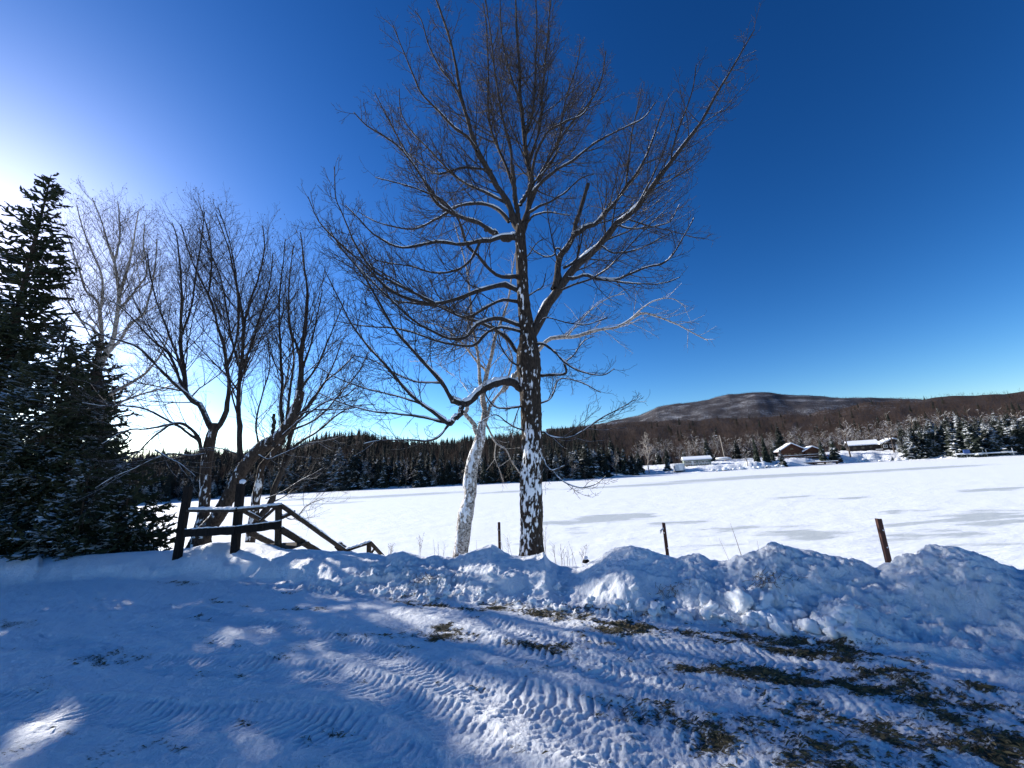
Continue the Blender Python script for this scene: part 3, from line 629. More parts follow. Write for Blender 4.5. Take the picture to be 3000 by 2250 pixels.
singles = [('b', 1905, 4, 1262, 'pale leaning birch at the shore in front of the dark spruces', M_farpale, .8), ('c', 1960, 8, 1330, 'short bushy spruce right beside the pale leaning birch', None, 1.6), ('c', 2085, 42, 1275, 'spruce with one sunlit edge left of the utility pole', None, 1.3), ('c', 2012, 44, 1315, 'little snow-covered spruce just behind the green cottage', None, 1.4),
           ('b', 2197, 6, 1308, 'small round-headed bare tree alone on the snowy bank', None, 1.2), ('c', 2228, 14, 1268, 'slim pale spruce, left one of the pair left of the lodge', None, .75), ('c', 2256, 12, 1262, 'slim pale spruce, right one of the pair left of the lodge', None, .8), ('c', 2275, 12, 1298, 'white-crusted spruce close to the lodge gable', None, 1.2),
           ('c', 2300, 3, 1308, 'broad dark spruce standing on the shore in front of the lodge', None, 1.5), ('c', 2306, 34, 1235, 'tall dark spruce rising directly behind the lodge roof', M_farneedle2, 1.2), ('c', 2425, 6, 1275, 'frosty spruce right of the lodge stairs', None, 1.0), ('c', 2460, 5, 1270, 'wide snowy spruce between the lodge and the dark bungalow', None, 1.3),
           ('b', 2507, 8, 1225, 'spreading snow-lined tree in front of the bungalow\'s left end', None, 1.15), ('b', 2640, 10, 1205, 'big leaning bare tree in front of the bungalow\'s right end', None, 1.0), ('b', 2690, 5, 1235, 'thin bare tree on the bank right of the bungalow', None, .8), ('c', 2630, 2, 1334, 'low round evergreen bush on the bank below the bungalow', None, 2.6), ('c', 2672, 26, 1240, 'brightly snow-plastered spruce just right of the bungalow roof', None, .9)]
for (kd, px, s, yt, lab, m, ws) in singles: far_tree(kd, px, s, px_height(px, yt, s), lab, None, m, wscale=ws)

# hillside woods: one uncountable mass, instanced by geometry nodes from small joined clumps
def woods(name, pts, hts, mtl, label):
    src = []
    for q in range(3):
        t_, c_ = hillt[q]; src.append((np.array([v.co[:] for v in c_.vertices]), np.array([p.vertices[:] for p in c_.polygons])))
    me = mesh_np('wood_points', np.vstack([pts, [[0, 0, -50]]]), None, [[0, 0, 0]][:0] or [[0, 1, 2]], True, {'ht': np.append(hts, 1)})
    o = link(name, me, None)
    ng = bpy.data.node_groups.new(name + '_nodes', 'GeometryNodeTree'); ng.interface.new_socket('Geometry', in_out='INPUT', socket_type='NodeSocketGeometry'); ng.interface.new_socket('Geometry', in_out='OUTPUT', socket_type='NodeSocketGeometry')
    gi = ng.nodes.new('NodeGroupInput'); go = ng.nodes.new('NodeGroupOutput'); jn = ng.nodes.new('GeometryNodeJoinGeometry')
    sp = ng.nodes.new('GeometryNodeMeshToPoints'); ng.links.new(gi.outputs[0], sp.inputs[0])
    na = ng.nodes.new('GeometryNodeInputNamedAttribute'); na.data_type = 'FLOAT'; na.inputs['Name'].default_value = 'ht'
    for q in range(3):
        oi = ng.nodes.new('GeometryNodeObjectInfo'); oi.inputs['Object'].default_value = wood_src[q]; oi.inputs['As Instance'].default_value = True; oi.transform_space = 'ORIGINAL'
        ip = ng.nodes.new('GeometryNodeInstanceOnPoints'); ng.links.new(sp.outputs[0], ip.inputs['Points']); ng.links.new(oi.outputs['Geometry'], ip.inputs['Instance']); ng.links.new(na.outputs['Attribute'], ip.inputs['Scale'])
        rv = ng.nodes.new('FunctionNodeRandomValue'); rv.data_type = 'FLOAT_VECTOR'; rv.inputs[0].default_value = (0, 0, 0); rv.inputs[1].default_value = (0, 0, 6.28); rv.inputs['Seed'].default_value = q; ng.links.new(rv.outputs[0], ip.inputs['Rotation'])
        rb = ng.nodes.new('FunctionNodeRandomValue'); rb.data_type = 'INT'; rb.inputs[4].default_value = 0; rb.inputs[5].default_value = 2; rb.inputs['Seed'].default_value = 5
        cp = ng.nodes.new('FunctionNodeCompare'); cp.data_type = 'INT'; cp.operation = 'EQUAL'; ng.links.new(rb.outputs[2], cp.inputs[2]); cp.inputs[3].default_value = q; ng.links.new(cp.outputs[0], ip.inputs['Selection'])
        ng.links.new(ip.outputs[0], jn.inputs[0])
    ng.links.new(jn.outputs[0], go.inputs[0])
    md = o.modifiers.new('scatter', 'NODES'); md.node_group = ng
    return tag(o, label, 'woods', kind='stuff')
wood_src = []
for q, (px, yt) in enumerate([(1990, 1275), (2160, 1270), (2400, 1262)]):
    s = 70 + q * 6; a = azel(px, 1400)[0]; D = float(r0(a)) + s; ht = px_height(px, yt, s)
    o = empty('bare_tree', (math.sin(a) * D, math.cos(a) * D, float(hills(np.array(a), np.array(D))) - .2)); o.scale = (ht,) * 3
    link('trunk', with_mat(hillt[q][0], M_hilltree, 'h'), None, o); wood_src.append(link('crown', with_mat(hillt[q][1], M_hilltree, 'h'), None, o))
    tag(o, 'reddish bare tree fronting the wooded hillside ' + zone2(px), 'tree')
hill_src = wood_src
def wood_pts(n, dmin, fD, seed, hlo, hhi, amin=-1.0, amax=1.12):
    g = np.random.default_rng(seed); a = g.uniform(amin, amax, n); k = (a > A_r)
    R0 = r0(a); RD = np.interp(a, ra_, rD); s = (dmin + 50 * k) + (RD * fD - R0 - dmin - 50 * k) * g.random(n) ** 1.15
    D = R0 + s; return np.stack([np.sin(a) * D, np.cos(a) * D, hills(a, D) - .5], -1), g.uniform(hlo, hhi, n) * np.where(D > .88 * RD, .68, 1)
p1, h1 = wood_pts(22000, 14, 1.0, 5, 6, 11)
woods('hillside_woods', p1, h1, M_hilltree, 'leafless brown woods covering the hillsides beyond the lake')
for (px, yt, ws) in ((700, 1345, 1.3),):
    s_ = 26; a = azel(px, 1400)[0]; D = float(r0(a)) + s_; ht = px_height(px, yt, s_)
    o = empty('spruce_tree', (math.sin(a) * D, math.cos(a) * D, float(hills(np.array(a), np.array(D))) - .2)); o.scale = (ht * ws, ht * ws, ht)
    link('trunk', with_mat(con_trunk, M_farbark, 'a'), None, o); wood_src = [link('crown', with_mat(con_meshes[2], M_farneedle2, 'M2'), None, o)] * 3
    tag(o, 'dark spruce in the far treeline seen through the stems of the leaning tree', 'tree')
p1, h1 = wood_pts(1500, 10, 1.0, 15, 9, 14, -1.0, float(A_r) + .05); p2, h2 = wood_pts(160, 60, 1.0, 16, 8, 12, float(A_r) - .1, 1.12)
woods('hillside_conifers', np.vstack([p1, p2]), np.append(h1, h2), M_farneedle2, 'dark conifers scattered through the woods on the hillsides')
wood_src = hill_src
g = np.random.default_rng(8); a = g.uniform(ma[1], ma[-1], 9000); D = 1250 + 1080 * g.random(9000) ** .7
woods('mountain_woods', np.stack([np.sin(a) * D, np.cos(a) * D, mount(a, D) - 1], -1), g.uniform(5, 8, 9000), M_hilltree, 'thin bare woods on the distant snowy mountain')

# ------------------------------------------------------------------ buildings and small things on the far shore
def mcol(name, c, rough=.8): return mk_plain(name, c, rough, .2, 2)
C_green = mcol('sage_siding', (.16, .19, .16)); C_brown = mcol('brown_logs', (.075, .035, .022)); C_black = mcol('dark_siding', (.028, .024, .022)); C_white = mcol('white_trim', (.75, .75, .74)); C_glass = mk_plain('window_glass', (.03, .035, .045), .1, .2, 1, .8)
C_grey = mcol('grey_panel', (.50, .52, .54)); C_red = mcol('red_gable', (.12, .03, .018)); C_dark = mcol('dark_opening', (.012, .012, .012)); C_pole = mcol('grey_pole', (.33, .28, .23)); C_blue = mcol('blue_tarp', (.03, .07, .22)); C_fascia = mcol('grey_fascia', (.35, .35, .35))
def shore_at(px, s):
    a = azel(px, 1400)[0]; D = float(r0(a)) + s; return np.array([math.sin(a) * D, math.cos(a) * D, float(hills(np.array(a), np.array(D)))]), a, D
def site(px, ybase, s):
    """a spot at image point (px,ybase) s metres behind the shoreline"""
    a, e = azel(px, ybase); D = float(r0(a)) + s; return np.array([math.sin(a) * D, math.cos(a) * D, H + D * e]), a
def gable(mb, x0, x1, y0, y1, zb, zr, over=.4, th=.35, axis='x'):
    """gable roof slabs over a box; ridge along axis"""
    for sgn in (-1, 1):
        if axis == 'x':
            ym = (y0 + y1) / 2; ye = y0 - over if sgn < 0 else y1 + over; V = []
            for x in (x0 - over, x1 + over):
                for (y, z) in ((ym, zr), (ye, zb - over * .4), (ye, zb - over * .4 + th), (ym, zr + th)): V.append([x, y, z])
        else:
            xm = (x0 + x1) / 2; xe = x0 - over if sgn < 0 else x1 + over; V = []
            for y in (y0 - over, y1 + over):
                for (x, z) in ((xm, zr), (xe, zb - over * .4), (xe, zb - over * .4 + th), (xm, zr + th)): V.append([x, y, z])
        mb.add(V, [[0, 1, 2, 3], [4, 7, 6, 5], [0, 4, 5, 1], [1, 5, 6, 2], [2, 6, 7, 3], [3, 7, 4, 0]])
    return mb
def gwall(mb, x0, x1, y0, y1, zb, zr, axis='x', z0=-1.5):
    if axis == 'x':
        ym = (y0 + y1) / 2; V = [[x, y, z] for x in (x0, x1) for (y, z) in ((y0, z0), (y1, z0), (y1, zb), (ym, zr), (y0, zb))]
    else:
        xm = (x0 + x1) / 2; V = [[x, y, z] for y in (y0, y1) for (x, z) in ((x0, z0), (x1, z0), (x1, zb), (xm, zr), (x0, zb))]
    return mb.add(V, [[0, 5, 6, 1], [1, 6, 7, 2], [2, 7, 8, 3], [3, 8, 9, 4], [4, 9, 5, 0]], [[0, 1, 2], [0, 2, 3], [0, 3, 4], [5, 7, 6], [5, 8, 7], [5, 9, 8]])
def window(parent, x, y, z, w_, h_, face='y', frame=C_white):
    """a window set on the wall facing -y (or +x / -x): frame ring with a recessed pane"""
    mb = MB(); t = .14
    for (dx, dz, a, b) in ((0, h_ / 2, w_ + t, t), (0, -h_ / 2, w_ + t, t), (-w_ / 2, 0, t, h_ - t), (w_ / 2, 0, t, h_ - t), (0, 0, t * .6, h_ - t)):
        mb.box((x + dx, y - .06, z + dz) if face == 'y' else (x, y + dx, z + dz), (a, .12, b) if face == 'y' else (.12, a, b))
    f = mb.build('window', frame, parent); MB().box((x, y - .02, z) if face == 'y' else (x, y, z), (w_ - t, .04, h_ - t) if face == 'y' else (.04, w_ - t, h_ - t)).build('pane', C_glass, f)
def house_root(name, px, yb, s, rz, label, cat='house'):
    p, a = site(px, yb, s); o = empty(name, p, -a + rz); return tag(o, label, cat), float(np.hypot(p[0], p[1]))
# green-grey cottage with a deck
o, D = house_root('cottage', 2045, 1362, 22, math.radians(8), 'low sage-green cottage with a snowy roof, white window frames and railed deck')
gwall(MB(), -5.6, 5.6, 0, 6, 2.3, 3.3, 'x', -2.5).build('wall', C_green, o)
gable(MB(), -5.6, 5.6, 0, 6, 2.35, 3.35, .5, .12).build('roof', C_fascia, o); gable(MB(), -5.55, 5.55, .05, 5.95, 2.5, 3.5, .52, .45).build('roof_snow', M_snow, o)
for x in (-4.6, -3.0, -1.2, .8, 2.3, 3.7): window(o, x, 0, 1.15, 1.0, 1.1)
MB().box((-2.1, -.06, .95), (.9, .1, 1.9)).build('door', C_white, o)
MB().box((.3, -1.2, -.15), (11.4, 2.4, .2)).build('deck', C_pole, o); MB().box((.3, -1.2, -1.2), (11.0, 2.0, 1.9)).build('deck_skirt', C_green, o)
mb = MB(); mb.box((.3, -2.36, .85), (11.4, .1, .1)).box((.3, -2.36, .35), (11.4, .06, .06)); [mb.box((x, -2.36, .4), (.09, .08, .9)) for x in np.arange(-5.3, 6, .95)]; mb.build('railing', C_white, o)
# grey ice-fishing hut
o, D = house_root('ice_shanty', 1994, 1381, 3.0, math.radians(22), 'small grey box-shaped ice-fishing shanty parked at the snowy shore below the cottage', 'ice shanty')
MB().box((0, 1.3, 1.6), (3.8, 2.8, 2.6)).build('wall', C_grey, o); MB().box((0, 1.3, 3.0), (4.1, 3.1, .16)).build('roof_snow', M_snow, o); MB().box((.3, -.12, 1.5), (1.6, .05, 2.1)).build('door', C_white, o); MB().box((0, 1.3, .15), (3.9, 2.9, .28)).build('skid', C_dark, o)
MB().box((-1.95, 1.3, 1.9), (.06, .9, .8)).build('window', C_glass, o)
# lodge
o, D = house_root('lodge', 2342, 1340, 18, math.radians(12), 'brown log lodge with two snow-covered gables and a long deck above the shore')
gwall(MB(), -6.5, 2.0, 0, 10, 3.4, 6.2, 'y', -3).build('wall', C_brown, o); gable(MB(), -6.5, 2.0, 0, 10, 3.4, 6.25, 1.4, .16, 'y').build('roof', C_red, o); gable(MB(), -6.45, 1.95, .1, 9.9, 3.62, 6.47, 1.42, .5, 'y').build('roof_snow', M_snow, o)
w2 = gwall(MB(), 2.3, 8.3, -1.0, 6, 2.6, 4.2, 'y', -3).build('wall', C_brown, o); gable(MB(), 2.3, 8.3, -1.0, 6, 2.6, 4.25, .9, .16, 'y').build('roof', C_red, o); gable(MB(), 2.35, 8.25, -.9, 5.9, 2.8, 4.45, .92, .5, 'y').build('roof_snow', M_snow, o)
for x in (-5.2, -3.6, -1.2, .6): window(o, x, 0, 1.3, 1.2, 1.5, frame=C_brown)
for x in (3.8, 6.4): window(o, x, -1.0, 1.2, 1.4, 1.3, frame=C_brown)
window(o, -2.3, 0, 4.1, 1.4, .8, frame=C_brown)
MB().box((.5, -2.4, -.2), (16, 3.6, .25)).build('deck', C_brown, o); mb = MB(); mb.box((.5, -4.15, .95), (16, .12, .14)); mb.box((.5, -4.15, .35), (16, .06, .1)); [mb.box((x, -4.15, .35), (.12, .1, 1.2)) for x in np.arange(-7.3, 8.6, 1.3)]; mb.build('railing', C_brown, o)
MB().box((.5, -4.15, 1.1), (16, .22, .14)).build('snow_cap', M_snow, o); MB().box((.5, -2.3, .06), (15.6, 3.2, .2)).build('snow_cap', M_snow, o)
for x in (-7, -3.5, .5, 4, 8): MB().box((x, -3.9, -2), (.25, .25, 3.6)).build('post', C_brown, o)
MB().box((.5, -1.0, -1.8), (15.6, .1, 3.0)).build('skirt', C_dark, o)
mb = MB(); mb.beam((8.9, -3.6, .8), (12.6, -7.2, -3.6), .18, .3).beam((10.6, -3.2, .8), (14.2, -6.8, -3.6), .18, .3); [mb.box((9.9 + 3.6 * t, -3.4 - 3.6 * t, .4 - 4.3 * t), (1.7, .5, .1)) for t in np.linspace(0, 1, 9)]; mb.build('stairs', C_brown, o)
p, a = site(2400, 1358, 1.0); q = tag(empty('boathouse_deck', p, -a + .15), 'long low dock platform with snow on top at the shore below the lodge', 'dock')
MB().box((0, 0, .45), (13, 3, .5)).build('deck', C_brown, q); MB().box((0, 0, .82), (12.8, 2.9, .22)).build('snow_cap', M_snow, q)
for x in (-6, -2, 2, 6): MB().box((x, 0, -.4), (.3, 2.6, 1.3)).build('post', C_dark, q)
# bungalow
o, D = house_root('bungalow', 2570, 1318, 24, math.radians(14), 'long dark bungalow with a snow-covered roof and white-framed windows')
gwall(MB(), 1.5, 10.5, -2, 8, 2.7, 4.6, 'y', -2).build('wall', C_black, o); gable(MB(), 1.5, 10.5, -2, 8, 2.7, 4.65, .7, .16, 'y').build('roof', C_white, o); gable(MB(), 1.55, 10.45, -1.85, 7.9, 2.92, 4.85, .66, .4, 'y').build('roof_snow', M_snow, o)
gwall(MB(), -10, 1.45, 0, 7, 2.6, 4.4, 'x', -2).build('wall', C_black, o); gable(MB(), -10, 1.0, 0, 7, 2.6, 4.4, .6, .16).build('roof', C_black, o); gable(MB(), -9.9, .9, .1, 6.9, 2.82, 4.6, .6, .4).build('roof_snow', M_snow, o)
for x in (2.7, 5.0, 8.4): window(o, x, -2, 1.4, 1.3, 1.2)
MB().box((6.8, -2.06, .9), (1.2, .1, 2.0)).build('door', C_white, o)
for x in (-8, -5, -2): window(o, x, 0, 1.4, 1.2, 1.0, frame=C_black)
# partial snowy roof at the far right
o, D = house_root('cabin', 3012, 1262, 46, 0, 'cabin at the right edge, only its bright snowy roof corner showing behind spruces')
gwall(MB(), -5, 5, 0, 8, 3, 5.5, 'y', -3).build('wall', C_brown, o); gable(MB(), -5, 5, 0, 8, 3, 5.5, .8, .15, 'y').build('roof', C_brown, o); gable(MB(), -4.9, 4.9, .1, 7.9, 3.2, 5.7, .8, .5, 'y').build('roof_snow', M_snow, o); window(o, 0, 0, 1.2, 1.4, 1.2)
# utility pole, boat under snow, picnic table, bushes, docks
p, a = site(2124, 1345, 34); o = tag(empty('utility_pole', p, -a), 'pale wooden utility pole with a lamp arm above the snowy lawn', 'utility pole'); hp = px_height(2117, 1279, 34)
tubes_mesh_ = tubes_mesh('pole', [(np.array([[[0, 0, -1], [-.25, 0, hp * .5], [-.6, 0, hp]]]), np.array([[.26, .22, .17]]), 8)]); link('pole', tubes_mesh_, C_pole, o)
MB().beam((-.6, 0, hp - .3), (-1.9, -.3, hp + .05), .14, .12).build('arm', C_pole, o); MB().box((-2.1, -.3, hp + .05), (.7, .35, .25)).build('lamp', C_white, o)
def blob(c, s, seed, amp=.18, sub=10, flat=.0):
    """an irregular lump: sphere grid pushed by noise"""
    g = np.random.default_rng(seed); nu = sub * 2; nv = sub; V = []; u = np.arange(nu) / nu * 2 * np.pi; v = np.linspace(0, np.pi, nv + 1)
    U_, V_ = np.meshgrid(u, v); x = np.cos(U_) * np.sin(V_); y = np.sin(U_) * np.sin(V_); z = np.cos(V_); o = g.random(3) * 50
    r = 1 + amp * 1.6 * noise3(x * 1.6 + o[0], y * 1.6 + o[1], z * 1.6 + o[2], seed) + amp * .9 * noise3(x * 4 + o[0], y * 4, z * 4, seed + 3)
    if flat: m = np.maximum(np.abs(x), np.maximum(np.abs(y), np.abs(z))); r = r * (1 + flat * (1 / m - 1))
    P = np.stack([x * r * s[0] + c[0], y * r * s[1] + c[1], z * r * s[2] + c[2]], -1).reshape(-1, 3)
    i = np.arange(nv)[:, None] * nu; j = np.arange(nu)[None]; return P, np.stack([i + j, i + nu + j, i + nu + (j + 1) % nu, i + (j + 1) % nu], -1).reshape(-1, 4)
p, a = site(2120, 1347, 30); o = tag(empty('boat', p, -a), 'upturned boat buried under snow at the foot of the utility pole', 'boat')
MB().add(*blob((0, 0, .5), (3.2, 1.1, .6), 3)).build('hull', C_grey, o, True); MB().add(*blob((0, 0, .85), (3.1, 1.0, .45), 4)).build('snow_cap', M_snow, o, True)
p, a = site(2578, 1322, 16); o = tag(empty('picnic_table', p, -a), 'snow-topped picnic table on the lawn in front of the bungalow', 'picnic table')
MB().box((0, 0, .75), (2.4, .9, .1)).build('tabletop', C_brown, o); MB().box((0, 0, .93), (2.5, 1.0, .24)).build('snow_cap', M_snow, o)
for y in (-.9, .9): MB().box((0, y, .45), (2.4, .3, .08)).build('bench', C_brown, o)
for x in (-.9, .9): MB().beam((x, -.8, 0), (x, .3, .8), .1, .1).beam((x, .8, 0), (x, -.3, .8), .1, .1).build('leg', C_brown, o)
for (px, yb, L, lab) in ((2822, 1338, 2.2, 'short snowy dock section with upright pipe at the foot of the tall spruces'), (2862, 1337, 3.2, 'snow-covered boat lift with a blue cover under the tall spruces'), (2925, 1334, 4.5, 'long snowy dock section stored on shore, rightmost of three')):
    p, a = site(px, yb, 1.5); o = tag(empty('dock_section', p, -a + .2), lab, 'dock')
    MB().box((0, 0, .9), (L * 2, 1.4, .18)).build('deck', C_grey, o); MB().add(*blob((0, 0, 1.1), (L, .7, .25), int(px))).build('snow_cap', M_snow, o, True)
    for x in (-L * .8, L * .8): tb = MB().box((x, -.5, .9), (.14, .14, 3.2)); tb.build('post', C_grey, o)
    if px == 2862: MB().box((-2.3, 0, 2.0), (1.6, 1.2, 1.5)).build('cover', C_blue, o)
g = np.random.default_rng(44)
for k in range(46):   # snow-covered boulders along the bank below the lawn
    px = g.uniform(2085, 2300) if k < 30 else g.uniform(2480, 2780); s = g.uniform(.3, 3.5); q, a, D = shore_at(px, s); r = g.uniform(.35, 1.0)
    o = empty('boulder', q, 0); MB().add(*blob((0, 0, .1), (r, r * .8, r * .6), 500 + k, .25, 6)).build('stone', C_dark if g.random() < .3 else C_grey, o, True); MB().add(*blob((0, 0, r * .42), (r * 1.02, r * .85, r * .5), 600 + k, .2, 6)).build('snow_cap', M_snow, o, True)
    tag(o, 'snow-capped boulder on the far bank ' + ('below the snowy lawn' if k < 30 else 'below the dark bungalow'), 'boulder', 'boulders along the far bank')

# ------------------------------------------------------------------ big poplar/maple in the middle
YT = 9.0
def pack(limbs): return np.stack([l[0] for l in limbs]), np.stack([l[1] for l in limbs])
def bole(pts, ws, Y0, Y1, nr=230, ns=64, seed=1, snow=None, ridge=.16, n=40, extra=0.0):
    """trunk with modelled bark ridges; snow(t,cosface,rand) gives plastered snow"""
    p = resample(np.array(pts, float), nr); s = np.linspace(0, 1, nr); wq = np.interp(s, np.linspace(0, 1, len(ws)), ws)
    Y = Y0 + (Y1 - Y0) * s; P = np.array([atY(a[0], a[1], y) for a, y in zip(p, Y)]); Z = (P - np.array([0, 0, H])) @ fwd; R = wq / 2 * Z / F
    # go down into the ground
    P = np.vstack([P[0] - (P[4] - P[0]) / np.linalg.norm(P[4] - P[0]) * 1.2, P]); R = np.concatenate([[R[0] * 1.15], R]); s = np.concatenate([[0], s]); Y = np.concatenate([[Y0], Y])
    T = np.gradient(P, axis=0); T /= np.linalg.norm(T, axis=1, keepdims=True); ref = np.array([0, -1., 0]); N = ref - (T @ ref)[:, None] * T; N /= np.linalg.norm(N, axis=1, keepdims=True); B = np.cross(T, N)
    a = np.arange(ns) / ns * 2 * np.pi; dirs = N[:, None] * np.cos(a)[None, :, None] + B[:, None] * np.sin(a)[None, :, None]
    C = P[:, None] + dirs * R[:, None, None]
    k = 26.0; st = .16
    rd = 1 - np.abs(noise3(C[..., 0] * k, C[..., 1] * k, C[..., 2] * k * st, seed)) * 2; rd2 = noise3(C[..., 0] * k * 2.3, C[..., 1] * k * 2.3, C[..., 2] * k * .5, seed + 1)
    lump = noise3(C[..., 0] * 3, C[..., 1] * 3, C[..., 2] * 2.0, seed + 2)
    disp = R[:, None] * (ridge * (rd * .5) + ridge * .35 * rd2 + .10 * lump)
    sn = np.zeros_like(disp)
    if snow is not None:
        face = dirs @ snow[1]; nn = .55 * noise3(C[..., 0] * 8, C[..., 1] * 8, C[..., 2] * 4, seed + 7) + .95 * noise3(C[..., 0] * 26, C[..., 1] * 26, C[..., 2] * 9, seed + 8) + .75 * noise3(C[..., 0] * 55, C[..., 1] * 55, C[..., 2] * 22, seed + 9) - rd * .3
        prof = np.interp(s, snow[0][0], snow[0][1])[:, None]
        sn = np.clip((prof - .52) * 1.5 + nn * .95 + (face - .55) * .8 + .12, 0, 1)
        disp = disp * (1 - sn * .4) + .009 * sn
    C = C + dirs * disp[..., None]
    m = len(P); i = np.arange(m - 1)[:, None] * ns; j = np.arange(ns)[None]
    Q = np.stack([i + j, i + (j + 1) % ns, i + ns + (j + 1) % ns, i + ns + j], -1).reshape(-1, 4)
    sel = np.linspace(1, m - 1, n).astype(int)
    return mesh_np('trunk', C.reshape(-1, 3), Q, None, True, {'snow': sn.ravel()}), P[sel], R[sel]
CV = np.array([-.35, -.93, .05])
def stuff_part(name, me, m, parent): return tag(link(name, me, m, parent), kind='stuff')
def tree_root(name, P0, label, cat='tree'):
    return tag(empty(name, (float(P0[0]), float(P0[1]), float(ground(np.array([P0[0]]), np.array([P0[1]]), False)[0]))), label, cat)
def child(o, name, me, m, kind=None):
    c = link(name, me, m, None); c.parent = o; c.matrix_parent_inverse = Matrix.Translation(-Vector(o.location))
    if kind: c['kind'] = kind
    return c

